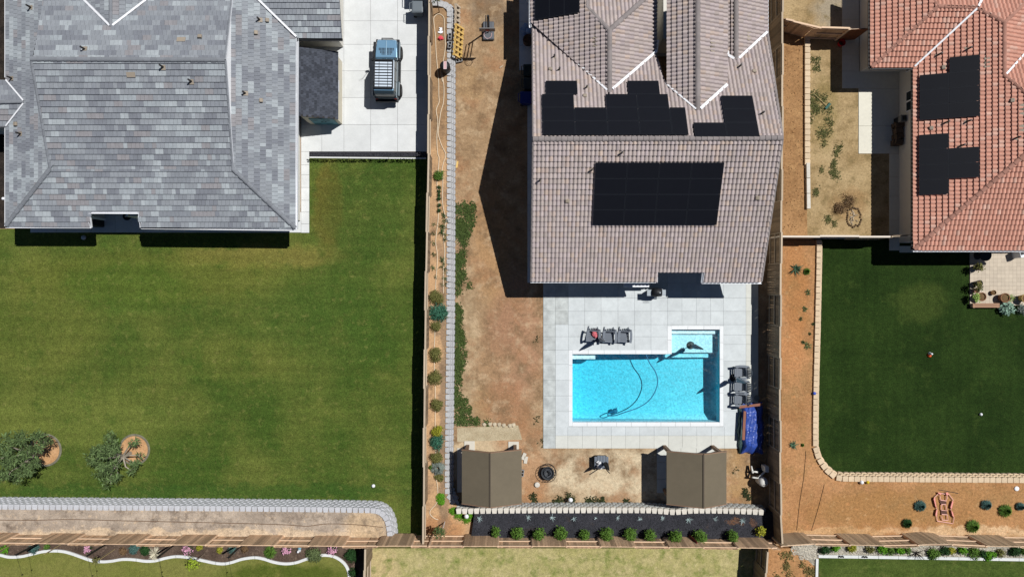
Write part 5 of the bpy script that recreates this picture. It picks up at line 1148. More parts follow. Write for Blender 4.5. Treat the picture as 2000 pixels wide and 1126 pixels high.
ball('white ball on the big lawn near the curved wall end', G(730, 947), .11, m_white); ball('pale ball lying on the dark green lawn', G(1914, 808), .09, m_white); ball('yellow ball at the foot of the beige wall', W(1693, 940, ZP), .10, mat('yellow_ball', C(220, 190, 40), .6)); ball('white ball beside the yellow one at the beige wall', W(1681, 940, ZP), .12, m_white); ball('grey ball in the shade below the grey roofed house', G(166, 464), .14, mat('grey_ball', C(180, 186, 200), .6))
t = thing('sprinkler_cover', 'white round valve cover on the orange dirt bank', 'valve cover', W(1985, 953, ZP)); MB().lathe([(.14, 0), (.14, .05), (.1, .07)], W(1985, 953, ZP), 14).build('cover_disc', m_white, t)
t = thing('toy_boot', 'small white and orange toy standing on the dark green lawn', 'toy', G(1815, 690)); c = G(1815, 690)
MB().lathe([(.1, 0), (.1, .05), (.06, .22), (.05, .3)], c, 10).build('toy_body', m_white, t, True); MB().lathe([(.13, 0), (.09, .12), (.02, .16)], c + Vector((-.02, -.12, 0)), 10).build('toy_foot', mat('toy_orange', C(226, 96, 44), .6), t, True)
t = thing('hose_pole', 'yellow level rod leaning on the dark fence by the tarp', 'rod', G(1500, 800)); MB().beam(G(1501, 778, 1.0), G(1502, 838, 1.0), .06, .06).build('rod', mat('yellow_rod', C(206, 200, 60), .6), t)

# ------------------------------------------------------------------ right patio with pots
d = base('patio'); m_rp = mat('patio_paver', C(206, 192, 172), .85, var=.07, src='obj', ns=[(3, .05), (20, .05)]); ms_ = mat('patio_pavers', C(206, 192, 172), .85, var=.05, src='isl', ns=[(3, .05), (20, .05)])
struct('patio_base', sheet(P2([(1893, 478), (2150, 478), (2150, 597), (1893, 597)], .01), .01), mat('pale_joint', C(186, 174, 156), .9), parent=d)
bx0, st = MB(), .235; a, b = G(1893.5, 596), G(2130, 478); k = 0
for j in range(int((b.y - a.y) / st)):
    for i in range(int((b.x - a.x) / st)):
        x, y = a.x + (i + .5) * st, a.y + (j + .5) * st
        if k < 298 and x < G(1996, 0).x: piece('paver', m_rp, d, (x, y, .03), (st - .006, st - .006, .05)); k += 1
        elif x < G(1996, 0).x or i % 1 == 0: bx0.box(x - st / 2 + .003, x + st / 2 - .003, y - st / 2 + .003, y + st / 2 - .003, .005, .055)
o = bx0.build('pavers', ms_, d); o['kind'] = 'stuff'
m_terra = mat('terracotta', C(152, 108, 78), .8, ns=[(8, .1)]); m_pots = mat('pot_soil', C(112, 88, 60), .95, ns=[(20, .3)])
def pot(label, px, py, r, hh=.42, m=None):
    t = thing('plant_pot', label, 'plant pot', G(px, py, .055)); c = G(px, py, .055)
    MB().lathe([(r * .7, 0), (r, hh - .06), (r * 1.06, hh - .05), (r * 1.06, hh), (r * .92, hh), (r * .9, hh - .08)], c, 18, closed=False).build('pot_body', m or m_terra, t, True)
    MB().lathe([(r * .9, hh - .08), (r * .4, hh - .04), (.01, hh - .03)], c, 14).build('soil', m_pots, t)
pot('wide terracotta pot of dry soil between the green pots on the patio edge', 1953, 581, .27); pot('straw filled round basket at the right end of the patio edge', 1992, 582, .25, .45, mat('straw_pot', C(190, 160, 100), .9, ns=[(14, .3)])); pot('small round brown basket on the patio beside the pots', 1936, 571, .14, .2, mat('basket', C(150, 112, 66), .9, ns=[(20, .3)]))
pot('dark pot with bright lettuce green leaves at the patio corner', 1908, 579, .25); pot('pink pot of thin sprigs left on the patio', 1901, 567, .16, .3, mat('pink_pot', C(206, 160, 140), .8)); pot('upper dark pot with a leafy plant on the patio edge', 1904, 522, .18, .4, m_blk_); pot('lower dark pot with a leafy plant on the patio edge', 1904, 553, .18, .4, m_blk_)
t = thing('garden_bench', 'low weathered plank bench along the patio edge', 'bench', G(1930, 589)); a, b = G(1893, 601), G(1945, 592)
for k in range(3): yy = a.y + .04 + k * .09; MB().box(a.x, b.x, yy, yy + .075, .30, .335).build('seat_plank', mat('bench_wood', C(176, 138, 112), .85, var=.1, src='obj'), t)
for x in (a.x + .1, b.x - .1): MB().box(x - .04, x + .04, a.y + .02, b.y, 0, .30).build('leg', m_fb, t)
t = thing('round_table', 'round dark garden table in the shade of the pink roof', 'table', G(1908, 496, .05)); c = G(1908, 499, .05); MB().lathe([(.02, .70), (.36, .70), (.36, .74), (.02, .745)], c, 20).build('tabletop', m_blk_, t); MB().tube([c, c + Vector((0, 0, .7))], .05, 8).build('pedestal', m_blk_, t); MB().lathe([(.25, 0), (.22, .04)], c, 16).build('foot', m_blk_, t)
t = thing('plastic_chest', 'white box with a dark lid window under the pink roof edge', 'chest', G(1983, 492, .05)); c = G(1979, 497, .05); M = Matrix.Translation(c) @ Matrix.Rotation(.25, 4, 'Z'); bev(MB().obox(M @ Matrix.Translation((0, 0, .36)), .28, .42, .72).build('chest_body', m_white, t), .03); MB().obox(M @ Matrix.Translation((-.0, .06, .725)), .2, .22, .012).build('lid_window', m_blk_, t)
# things in the shaded porch of the grey house
t = thing('grill', 'covered black grill in the shaded porch of the grey roofed house', 'grill', G(196, 440, .05)); c = G(196, 436, .05); bev(MB().box(c.x - .3, c.x + .3, c.y - .25, c.y + .25, .05, 1.0).build('cover', m_blk_, t), .06); bev(MB().box(c.x - .5, c.x - .31, c.y - .2, c.y + .2, .75, .8).build('side_shelf', m_blk_, t), .02)
t = thing('round_table', 'small dark round table deep in the shaded porch', 'table', G(258, 424, .05)); c = G(258, 424, .05); MB().lathe([(.02, .5), (.25, .5), (.25, .54), (.02, .545)], c, 16).build('tabletop', m_blk_, t); MB().tube([c, c + Vector((0, 0, .5))], .04, 6).build('pedestal', m_blk_, t); MB().lathe([(.05, .55), (.07, .65), (.03, .75)], c, 10).build('ornament', m_steel, t, True)
t = thing('garden_rock', 'white rock on the dark gravel left of the grey roofed house', 'rock', G(8, 388)); MB().lathe([(.02, 0), (.1, .03), (.08, .12), (.01, .16)], G(8, 388), 8).build('rock_body', m_white, t)
t = thing('board', 'dark red board leaning on the brown fence between two round shrubs', 'board', W(1346, 1045, ZR)); MB().beam(W(1346, 1045, ZR + .05), W(1361, 1060, 1.9), .16, .05).build('plank', mat('dark_red_wood', C(112, 50, 44), .8), t)
t = thing('cup', 'small blue plastic thing on top of the beige wall', 'toy', W(1589, 767, ZP + .1)); MB().lathe([(.06, 0), (.1, .1), (.09, .16), (.03, .18)], W(1589, 767, ZP), 10).build('cup_body', mat('toy_blue', C(60, 90, 190), .5), t, True)
t = thing('pot_saucer', 'flat grey disc on the deck near the shaded fence strip', 'disc', G(1478, 776, .05)); MB().lathe([(.16, 0), (.17, .03), (.12, .04)], G(1477, 776, .05), 14).build('disc', mat('disc_grey', C(150, 150, 144), .8), t)
t = thing('cinder_block', 'grey two hole block lying right of the left pavilion', 'cinder block', G(1019, 922)); c = G(1020, 922); M = Matrix.Translation(c) @ Matrix.Rotation(1.45, 4, 'Z'); mb = MB()
for y in (-.085, .085): mb.obox(M @ Matrix.Translation((0, y, .1)), .40, .035, .19)
for x in (-.18, 0, .18): mb.obox(M @ Matrix.Translation((x, 0, .1)), .04, .135, .19)
mb.build('block_body', m_cin, t)
for lb, x, y, r in (('pale flat stone at the upper right corner of the left pavilion', 1023, 890, .3), ('second pale flat stone below the first by the left pavilion', 1027, 897, .5)): t = thing('stone', lb, 'stone', G(x, y)); MB().obox(Matrix.Translation(G(x, y, .04)) @ Matrix.Rotation(r + .9, 4, 'Z'), .42, .2, .08).build('stone_slab', m_pad, t)
# ------------------------------------------------------------------ plants
def rgbm(name, rgb, var=.35, rough=.75): return mat(name, rgb, rough, var=var, src='isl', spec=.15)
L_GRN = rgbm('leaf_green', C(84, 116, 44), .5); L_DRK = rgbm('leaf_dark', C(40, 72, 34)); L_OLV = rgbm('leaf_olive', C(112, 112, 62)); L_BLU = rgbm('leaf_blue', C(74, 106, 100)); L_YEL = rgbm('leaf_yellow', C(150, 150, 48))
L_BRT = rgbm('leaf_bright', C(92, 146, 34)); L_TEAL = rgbm('leaf_teal', C(64, 112, 90), .45); L_GRY = rgbm('leaf_grey', C(122, 132, 124)); L_PNK = rgbm('petal_pink', C(214, 158, 182), .25); L_BRN = rgbm('leaf_brown', C(116, 92, 66)); L_TREE = rgbm('leaf_tree', C(94, 114, 70), .6); L_SPR = rgbm('leaf_sprig', C(96, 110, 70))
m_bark = mat('bark', C(128, 112, 96), .9, ns=[(12, .2)]); m_barkg = mat('pale_bark', C(172, 162, 146), .9, ns=[(12, .2)])
def leaves(mb, n, c, rad, size, clumps=8, spread=.45, asp=1.8, up=.5, seed=0):
    rr = np.random.default_rng(seed + 11); c = np.array(c)
    cl = rr.normal(0, 1, (clumps, 3)); cl /= np.linalg.norm(cl, axis=1)[:, None]; cl *= rr.uniform(.35, .8, (clumps, 1)); cl[:, 2] = np.abs(cl[:, 2])
    k = rr.integers(0, clumps, n); p = cl[k] + rr.normal(0, spread * .5, (n, 3)); ln = np.linalg.norm(p, axis=1); over = ln > 1.08; p[over] *= (1.0 / ln[over])[:, None] * rr.uniform(.85, 1.08, (over.sum(), 1))
    out = p / (np.linalg.norm(p, axis=1)[:, None] + 1e-6)
    nrm = out * .9 + rr.normal(0, .55, (n, 3)) + np.array([0, 0, up]); nrm /= np.linalg.norm(nrm, axis=1)[:, None]
    d = rr.normal(0, 1, (n, 3)) + out * .8; d -= (d * nrm).sum(1)[:, None] * nrm; d /= np.linalg.norm(d, axis=1)[:, None] + 1e-9
    s = np.cross(nrm, d); L = (size * rr.uniform(.6, 1.35, n))[:, None]; w = L / asp / 2
    P = c + p * np.array(rad)
    q = np.stack([P, P + d * L * .45 + s * w, P + d * L, P + d * L * .45 - s * w], 1).reshape(-1, 3); o = len(mb.v)
    mb.v += [tuple(x) for x in q]; mb.f += [(o + 4 * i, o + 4 * i + 1, o + 4 * i + 2, o + 4 * i + 3) for i in range(n)]
    return mb
def blades(mb, n, c, r, h, w, seed=0, droop=.5):
    rr = np.random.default_rng(seed + 3)
    for i in range(n):
        a = rr.uniform(0, 2 * pi); t = rr.uniform(.35, 1.0); L = r * t * 1.05; hh = h * (1.15 - t * .75) * rr.uniform(.8, 1.2); dx, dy = cos(a), sin(a); b0 = Vector(c) + Vector((dx, dy, 0)) * r * .08
        m1 = b0 + Vector((dx * L * .55, dy * L * .55, hh)); e = b0 + Vector((dx * L, dy * L, hh * (1 - droop))); s_ = Vector((-dy, dx, .15 * rr.normal())) * w / 2
        mb.add([b0 - s_ * .8, b0 + s_ * .8, m1 + s_, m1 - s_, e], [(0, 1, 2, 3), (3, 2, 4)])
    return mb
def shrub(name, label, px, py, z, r, m, hgt=None, n=None, size=.10, cat='shrub', group=None, asp=1.8, clumps=14, seed=None):
    """round bush; r in photo px at its crown"""
    rm = r * S * .97; hgt = hgt or rm * 1.15; base_ = G(px, py, z) if False else W(px, py, z + hgt * .5); c = Vector((base_.x, base_.y, z))
    t = thing(name, label, cat, c, group); seed = seed if seed is not None else int(px * 7 + py)
    n = n or int(500 * (rm / .3) ** 2 * (.10 / size) ** 1.3)
    leaves(MB(), n, (c.x, c.y, z + hgt * .38), (rm, rm * R.uniform(.9, 1.05), hgt * .62), size, clumps, .5, asp, .5, seed).build('foliage', m, t)
    mb = MB()
    for i in range(4): a = R.uniform(0, 6.28); mb.tube([c, c + Vector((cos(a) * rm * .4, sin(a) * rm * .4, hgt * .6))], [.025, .01], 4)
    mb.build('stem', m_bark, t); return t
def tuft(name, label, px, py, z, r, m, hgt=None, n=70, w=.03, cat='plant', group=None, droop=.5):
    rm = r * S; hgt = hgt or rm * .8; c = W(px, py, z); t = thing(name, label, cat, c, group); blades(MB(), n, c, rm, hgt, w, int(px + py), droop).build('blades', m, t); return t
def agave(label, px, py, z, r, m, n=12, group='agaves', wid=.06):
    c = W(px, py, z); t = thing('agave', label, 'agave', c, group); rm = r * S
    if m.name not in AG:
        b = MB(); b.add([(-.4, 0, .0), (.4, 0, 0), (.5, .45, .30), (0, .45, .22), (-.5, .45, .30), (.12, .85, .40), (-.12, .85, .40), (0, 1, .40)], [(0, 1, 2, 3), (0, 3, 4), (4, 3, 6), (3, 2, 5), (3, 5, 6), (6, 5, 7)]); AG[m.name] = b.me('agave_leaf', m)
    for i in range(n):
        L = rm * R.uniform(.6, 1.25); link('leaf', AG[m.name], t, c, (R.uniform(-.25, .6), R.uniform(-.2, .2), 2 * pi * i / n + R.uniform(-.25, .25)), (wid * R.uniform(.8, 1.2) * 1.2, L, L * .8))
AG = {}
m_ag = mat('agave_blue', C(164, 182, 182), .6, var=.15, src='obj'); m_agg = mat('agave_green', C(82, 110, 84), .6, var=.2, src='obj')

# shrubs along the black gravel
for i, (x, y, r) in enumerate([(969, 1037, 9), (1009, 1040, 11), (1053, 1041, 12), (1096, 1040, 11.5), (1143, 1044, 9.5), (1187, 1043, 13), (1231, 1042, 11.5), (1271, 1045, 12), (1320, 1045, 14), (1369, 1048, 13), (1431, 1046, 11)]):
    w = 'first second third fourth fifth sixth seventh eighth ninth tenth eleventh'.split()[i]
    shrub('round_shrub', ('%s round green shrub from the left along the black gravel bed' % w), x + R.uniform(-2, 2), y + 1, ZR, r * R.uniform(.98, 1.2), L_GRN, r * S * R.uniform(2.1, 2.7), size=.10, group='round shrubs in the black gravel', clumps=20)
shrub('yellow_shrub', 'yellow green shrub at the right end of the black gravel bed', 1487, 1037, ZR, 11, L_YEL, .55, size=.13, n=260)
for i, (x, y, r, n_) in enumerate([(937, 1011, 8, 12), (1032, 1009, 8, 8), (1079, 1009, 8, 8), (1121, 1011, 7, 7), (1164, 1010, 5, 5), (1207, 1009, 6, 8), (1250, 1012, 7, 9), (1294, 1010, 6, 9), (1345, 1014, 8, 12), (1397, 1012, 6, 8), (1450, 1015, 9, 14)]):
    w = 'first second third fourth fifth sixth seventh eighth ninth tenth eleventh'.split()[i]
    agave('%s pale blue agave from the left in the black gravel bed' % w, x, y, ZR, r, m_ag, n_, 'agaves in the black gravel bed', .034)
# side planter
for nm, lb, x, y, r, m, h, sz in [('round_shrub', 'lone dense green bush near the top of the narrow planter', 858, 342, 9.5, L_GRN, .35, .07), ('round_shrub', 'olive rounded bush above the big teal plant in the narrow planter', 852, 580, 13, L_OLV, .4, .07),
        ('round_shrub', 'olive bush just below the big teal plant in the narrow planter', 849.5, 637, 10, L_OLV, .4, .07), ('round_shrub', 'olive brown bush alone midway down the narrow planter', 850, 692.5, 12.5, L_OLV, .4, .07), ('round_shrub', 'olive bush in the narrow planter level with the pool middle', 850, 738, 13, L_OLV, .4, .07), ('round_shrub', 'olive green bush in the narrow planter level with the pool bottom', 852.5, 789.5, 11.5, L_OLV, .4, .07),
        ('round_shrub', 'yellowish bush directly above the dark teal clump in the planter', 854, 841, 11, L_YEL, .4, .07), ('round_shrub', 'olive bush between the teal clump and the grey clump', 852, 893, 11, L_OLV, .4, .07), ('round_shrub', 'tiny olive bush below the grey clump in the narrow planter', 857, 933, 8, L_OLV, .3, .07)]:
    shrub(nm, lb, x, y, ZP, r * 1.14, m, h, size=sz, group='bushes in the narrow planter')
shrub('teal_plant', 'big dark teal spiky plant in the narrow planter', 855, 610, ZP, 18, L_TEAL, .4, 900, .19, 'plant', None, 5.0, 24); shrub('teal_plant', 'dark teal spiky clump near the left pavilion in the planter', 854, 864, ZP, 15.5, L_TEAL, .4, 700, .18, 'plant', None, 5.0, 22); tuft('grey_plant', 'grey leaved sprawling clump in the narrow planter', 855, 913, ZP, 16, L_GRY, .3, 300, .035); tuft('grass_clump', 'small green tuft left of the grey leaved clump', 842, 912, ZP, 6, L_GRN, .2, 60, .03)
for i, y in enumerate((367, 374, 381.5, 389, 400.5, 410.5)):
    shrub('bedding_plant', '%s small dark green seedling down from the dense bush' % 'first second third fourth fifth sixth'.split()[i], 857, y, ZP, 4.6, L_DRK, .2, size=.07, n=90, cat='plant', group='row of small seedlings in the planter', clumps=6)
ORDS = 'first second third fourth fifth sixth seventh eighth ninth tenth eleventh twelfth thirteenth fourteenth fifteenth sixteenth seventeenth eighteenth nineteenth twentieth last-but-one last lowest bottommost final'.split()
sd = sorted((R.uniform(412, 560), R.choice((849, 866, 869, 864)) + R.uniform(-4, 4)) for i in range(30))
for i, (y, x) in enumerate(sd):
    c = W(x, y, ZP); sidew = 'fence' if x < 857 else 'wall'; kth = sum(1 for q in sd[:i + 1] if (q[1] < 857) == (x < 857))
    t = thing('seedling', '%s straggly seedling, %s down the %s side of the sparse planter stretch' % ('dark leafy' if i % 2 == 0 else 'pale thin', ORDS[kth - 1], sidew), 'plant', c, 'straggly seedlings in the planter'); mb = MB()
    for k in range(R.choice((3, 4, 5))): a = R.uniform(0, 6.28); L = R.uniform(.08, .26); mb.tube([c, c + Vector((cos(a) * L, sin(a) * L, .06 + R.random() * .08))], [.014, .006], 4)
    leaves(mb, R.choice((8, 14, 22)), (c.x, c.y, ZP + .07), (.15, .15, .06), .07, 4, .5, 1.6, .6, i); mb.build('twigs', L_SPR if i % 2 else L_DRK, t)
def cover(label, px_list, z, m, n=900, name='ground_cover_plant'):
    t = thing(name, label, 'plant', W(px_list[0][0], px_list[0][1], z)); mb = MB()
    for i, (x, y, r) in enumerate(px_list): c = W(x, y, z); leaves(mb, n, (c.x, c.y, z + .04), (r * S, r * S, .13), .05, 22, .5, 1.3, 1.2, int(x + y))
    mb.build('foliage', m, t)
cover('bright green flat cushion plant by the planter hose end', [(861, 971, 9), (862, 979, 7)], ZP, L_BRT); cover('bright green spreading plant at the corner of the block wall', [(885, 996, 8), (896, 1005, 10), (911, 1012, 10), (918, 1005, 6)], ZP, L_BRT, 700)
def sapling(label, px, py, z, h, lean, r, m, stake=True, n=260, seed=0):
    b = W(px, py, z); t = thing('young_tree', label, 'tree', b); tp = b + Vector((lean[0], lean[1], h)); MB().tube([b, (b + tp) / 2 + Vector((.02, 0, 0)), tp], [.03, .024, .012], 6).build('trunk', m_bark, t)
    leaves(MB(), n, (tp.x, tp.y, tp.z - .2), (r, r, r * .9), .13, 9, .55, 2.2, .4, seed).build('crown', m, t)
    if stake: MB().tube([b + Vector((.12, .1, 0)), b + Vector((.12, .1, h * .8))], .02, 5).build('stake', m_white, t)
sapling('young tree with a white stake at the bottom of the narrow planter', 865, 1021, ZP, 1.5, (-.05, -.1), .36, rgbm('leaf_sapling', C(86, 104, 60))); sapling('spindly young tree at the top of the narrow planter', 858, 24, ZP, 1.9, (.0, .1), .24, L_DRK, False, 110, 4)
# irrigation hoses
m_hose = mat('beige_hose', C(224, 206, 178), .6)
def hose_(label, pts): t = thing('irrigation_hose', label, 'hose', W(*pts[0], ZP)); MB().tube(smooth_path(P2(pts, ZP + .03), 5), .026, 5).build('hose_run', m_hose, t)
def q1(l): return [(780 + x / 7.04, y / 7.04) for x, y in l]
hose_('beige looped irrigation hose running down the narrow planter', q1([(595, 1126), (570, 1000), (600, 860), (632, 640), (620, 420), (615, 260), (575, 205), (530, 195), (490, 225), (472, 280), (495, 500), (505, 720), (525, 950), (540, 1126)]) + [(857, 185), (857.5, 200), (852, 215), (855, 238), (853, 270), (855, 300), (857.5, 310), (855, 340), (853.5, 360)] + [(857, 390), (856, 425), (851, 470), (854, 495), (853.5, 520), (851, 555), (851, 585), (849, 660), (848, 680), (848, 700), (850, 760), (850, 800), (850, 838), (851, 880), (850, 925), (854, 945), (855, 962)])
hose_('second irrigation hose weaving along the wall side of the planter', [(863, 142), (867, 170), (866, 200), (861, 218), (858, 240), (856, 262), (863, 285), (870.5, 302), (866, 318), (863, 335), (865, 350), (864, 390), (867, 412), (871, 430), (866, 460), (868.5, 490), (866, 530), (866, 572)])
hose_('short curl of hose at the bottom of the narrow planter', [(858, 972), (851, 984), (841, 995), (840, 1003), (848, 1011), (856, 1014)])

# the two leaning trees on the lawn, their rings of soil
def ring_bed(label, px, py, rx):
    t = thing('tree_ring', label, 'tree ring', G(px, py)); c = G(px, py); n = 40
    MB().lathe([(rx, .02), (rx - .06, .055), (.01, .06)], c, n).build('bare_soil', gmat('ring_soil_%d' % px, C(208, 164, 120), C(188, 144, 100), 2, grain=(12, .25)), t)
    MB().tube([c + Vector((rx * cos(2 * pi * k / n), rx * sin(2 * pi * k / n), .04)) for k in range(n + 1)], .075, 6, .6).build('ring_edge', mat('ring_stone', C(122, 118, 100), .9, ns=[(4, .15), (10, .3)]), t)
ring_bed('round bare soil ring under the left leaning tree', 89, 878, .93); ring_bed('round bare soil ring under the right leaning tree', 263, 877, .88)
def tree(label, base_px, lobes, seed):
    b = G(*base_px); t = thing('tree', label, 'tree', b); lw = [(W(x, y, z), r * S * .93) for x, y, z, r in lobes]; cm = sum((p for p, r in lw), Vector()) / len(lw)
    fork = b.lerp(cm, .45); fork.z = 1.1; tb = MB(); tb.tube([b, b.lerp(fork, .6) + Vector((0, 0, .15)), fork], [.13, .11, .09], 9); tb.build('trunk', m_barkg, t); mb = MB(); 
    for i, (p, r) in enumerate(lw):
        mid = fork.lerp(p, .55) + Vector((R.uniform(-.1, .1), R.uniform(-.1, .1), .15)); mb.tube([fork, mid, p], [.06, .04, .015], 6)
        for k in range(3): e = p + Vector((R.uniform(-1, 1), R.uniform(-1, 1), R.uniform(-.3, .5))) * r * .7; mb.tube([mid.lerp(p, .6), e], [.022, .006], 4)
    mb.build('limb', m_barkg, t)
    cr = MB()
    for i, (p, r) in enumerate(lw): leaves(cr, int(470 * (r / .6) ** 2), p, (r * 1.08, r * 1.08, r * .85), .23, 8, .40, 4.2, .05, seed + i)
    cr.build('crown', L_TREE, t)
tree('right leaning tree with an open dark green crown on the big lawn', (255, 884), [(196, 882, 2.5, 18), (180, 896, 2.2, 13), (214, 855, 2.6, 13), (226, 866, 2.4, 13), (216, 880, 2.9, 16), (200, 916, 2.2, 17), (222, 910, 2.6, 15), (212, 940, 1.8, 13), (230, 925, 2.0, 10), (262, 862, 1.7, 10), (265, 904, 1.5, 11), (259, 920, 1.3, 9), (274, 888, 1.4, 6)], 5)
tree('left leaning tree with a wide green crown cut by the frame', (84, 884), [(14, 868, 2.8, 20), (42, 858, 2.8, 17), (70, 854, 2.4, 15), (90, 862, 1.9, 13), (24, 900, 2.8, 20), (-6, 895, 2.8, 18), (52, 884, 3.0, 17), (55, 912, 2.4, 15), (38, 928, 2.2, 14), (12, 925, 2.4, 16), (72, 902, 2.0, 12), (78, 876, 2.6, 12)], 55)

# mulch bed along the bottom left
ZB = ZS + .01
def flower(label, px, py, r): 
    t = shrub('flowering_shrub', label, px, py, ZB, r, L_DRK, .4, n=240, size=.07); c = W(px, py, ZB + .25); leaves(MB(), 110, c, (r * S * .9, r * S * .8, .22), .085, 14, .5, 1.1, 1.5, int(px)).build('blossom', L_PNK, t)
flower('pink flowering shrub furthest left under the slanting fence', 171, 1070, 9); flower('pink flowering shrub above the wavy kerb beside the yellow green tree', 367, 1073, 12); flower('pink flowering shrub between the grass clump and the white toy', 558, 1073, 10); flower('pink flowering shrub near the end of the wavy kerb', 648, 1074, 11)
for lb, x, y, r, m, k in [('dark green rounded shrub in the mulch bed beside the blue green one', 284, 1074, 11, L_DRK, 's'), ('blue green shrub in the mulch bed under the fence', 262, 1071, 11, L_BLU, 's'), ('blue grey shrub by the first light pole in the mulch bed', 66, 1070, 11, L_BLU, 's'), ('bright green plant at the left edge of the mulch bed', 8, 1072, 8, L_BRT, 's'),
        ('green grass clump in the mulch bed', 529, 1076, 14, L_GRN, 't'), ('airy green shrub spilling over the wavy kerb', 613, 1081, 16, L_SPR, 's'), ('large dark green shrub at the corner of the bottom fence', 685, 1086, 15, L_DRK, 's'), ('reddish brown shrub in the mulch bed near the grey one', 240, 1075, 8, L_BRN, 's'), ('teal shrub between two slanting poles in the mulch bed', 452, 1072, 9, L_BLU, 's'), ('small yellow green plant under the fence right of the pink shrub', 389, 1069, 6, L_YEL, 's'), ('small yellow green plant further right under the fence', 430, 1073, 6, L_YEL, 's'), ('dark green shrub at the bottom end of the wavy kerb', 690, 1118, 9, L_DRK, 's'), ('low brown shrub right of the second teal shrub', 478, 1072, 7, L_BRN, 's'), ('small green plant beside the first tan stake', 92, 1066, 6, L_GRN, 's')]:
    if k == 's': shrub('garden_shrub', lb, x, y, ZB, r, m, .4, size=.08)
    else: tuft('grass_clump', lb, x, y, ZB, r, m, .4, 200, .035)
mb = tuft('dry_grass_clump', 'pale bleached grass clump fallen over in the mulch bed', 303, 1080, ZB, 16, rgbm('straw', C(206, 200, 176), .2), .3, 60, .03, droop=.7)
sapling('yellow green young tree growing over the wavy kerb', 400, 1080, ZB, 1.3, (-.25, -.15), .42, rgbm('leaf_lime', C(150, 172, 52), .3), False, 170, 9); sapling('thin sapling tied to a tan stake crossing the wavy kerb', 218, 1073, ZB, 1.7, (-.1, -.05), .2, L_OLV, False, 60, 3); sapling('bright sapling leaning out at the left frame edge', 16, 1068, ZB, 1.0, (-.3, -.2), .22, L_BRT, False, 80, 6)
for lb, x, y in (('tan garden stake left of the first pink shrub', 118, 1063), ('tan stake beside the sapling over the kerb', 224, 1072), ('tan stake by the bright sapling at the frame edge', 20, 1064)):
    t = thing('garden_stake', lb, 'stake', W(x, y, ZB)); c = W(x, y, ZB); MB().tube([c, c + Vector((.02, 0, 1.5))], .025, 6).build('stake_rod', mat('tan_stake', C(176, 156, 112), .8), t)
m_pole = mat('pole_black', C(26, 26, 26), .5)
for i, (x, y) in enumerate(((70, 1062), (203, 1064), (336, 1066), (468, 1067))):
    w = ('first', 'second', 'third', 'fourth')[i]; c = W(x, y, 2.2); c.z = ZS; t = thing('light_pole', '%s tall thin black light pole from the left on the brown fence' % w, 'light pole', c, 'string light poles'); top = c + Vector((0, 0, 3.35)); MB().tube([c, top], .055, 8).build('pole', m_pole, t); MB().beam(top + Vector((-.12, 0, -.04)), top + Vector((.12, 0, -.04)), .03, .03).build('hook', m_pole, t)
    t2 = thing('string_light', 'thin string of bulbs running down from the %s black pole' % w, 'string light', top, 'string lights'); end = top + Vector((.05, -4.5, -.3)); pts = [top.lerp(end, k / 14) + Vector((0, 0, -1.6 * (k / 14) * (1 - k / 14))) for k in range(15)]
    MB().tube(pts, .008, 4).build('wire', m_pole, t2)
    for k in (4, 7, 10): MB().lathe([(.02, 0), (.035, -.05), (.03, -.1), (.005, -.13)], pts[k], 8).build('bulb', m_pole, t2)
t = thing('garden_ornament', 'small white and blue ornament in the mulch bed', 'ornament', W(585, 1073, ZB)); c = W(585, 1073, ZB); MB().lathe([(.1, 0), (.12, .1), (.06, .25), (.07, .34), (.01, .4)], c, 10).build('figure', m_white, t, True); MB().lathe([(.08, .0), (.1, .14), (.02, .2)], c + Vector((.04, .14, 0)), 8).build('figure_base', mat('orn_blue', C(120, 170, 190), .6), t)

# bottom right bed
rowp = [(1611, 1073, 10, L_DRK), (1633, 1070, 9, L_BRT), (1664, 1070, 9, L_YEL), (1700, 1073, 8, L_OLV), (1724, 1073, 10, L_BRT), (1741, 1074, 9, L_GRN), (1757, 1073, 9, L_BRT), (1771, 1074, 8, L_GRN), (1824, 1080, 13, L_GRN), (1845, 1077, 10, L_DRK), (1858, 1075, 8, L_YEL), (1880, 1074, 9, L_BRT), (1903, 1081, 12, L_GRN), (1918, 1080, 8, L_DRK), (1934, 1084, 11, L_BRT), (1955, 1080, 8, L_OLV), (1982, 1076, 11, L_DRK), (2004, 1076, 10, L_GRN)]
cn = {L_DRK.name: 'dark green', L_BRT.name: 'bright green', L_YEL.name: 'yellow', L_OLV.name: 'olive', L_GRN.name: 'mid green'}
od = 'first second third fourth fifth sixth seventh eighth ninth tenth eleventh twelfth thirteenth fourteenth fifteenth sixteenth seventeenth eighteenth'.split()
for i, (x, y, r, m) in enumerate(rowp): shrub('garden_shrub', '%s shrub, %s from the left in the pale stone bed' % (cn[m.name], od[i]), x, y, ZS, r, m, .42, size=.09, group='shrubs in the pale stone bed')
t = thing('bare_shrub', 'dark leafless shrub over the kerb in the pale stone bed', 'shrub', W(1788, 1078, ZS)); c = W(1788, 1078, ZS); mb = MB()
for k in range(26): a, L = R.uniform(0, 6.28), R.uniform(.15, .5); mb.tube([c, c + Vector((cos(a) * L * .5, sin(a) * L * .5, .3)), c + Vector((cos(a) * L, sin(a) * L, .5))], [.015, .012, .005], 4)
mb.build('twigs', mat('dark_twig', C(50, 42, 44), .9), t)
for i, (x, y) in enumerate(((1640, 1085), (1645, 1085.2), (1686, 1085.6), (1691, 1085.8))):
    t = thing('spot_light', '%s little black spot light from the left on the white kerb' % od[i], 'light', W(x, y, ZS + .1), 'little spot lights on the kerb'); c = W(x, y, ZS + .1); MB().lathe([(.04, 0), (.055, .1), (.05, .14), (.02, .15)], c, 8).build('lamp_body', m_pole, t)
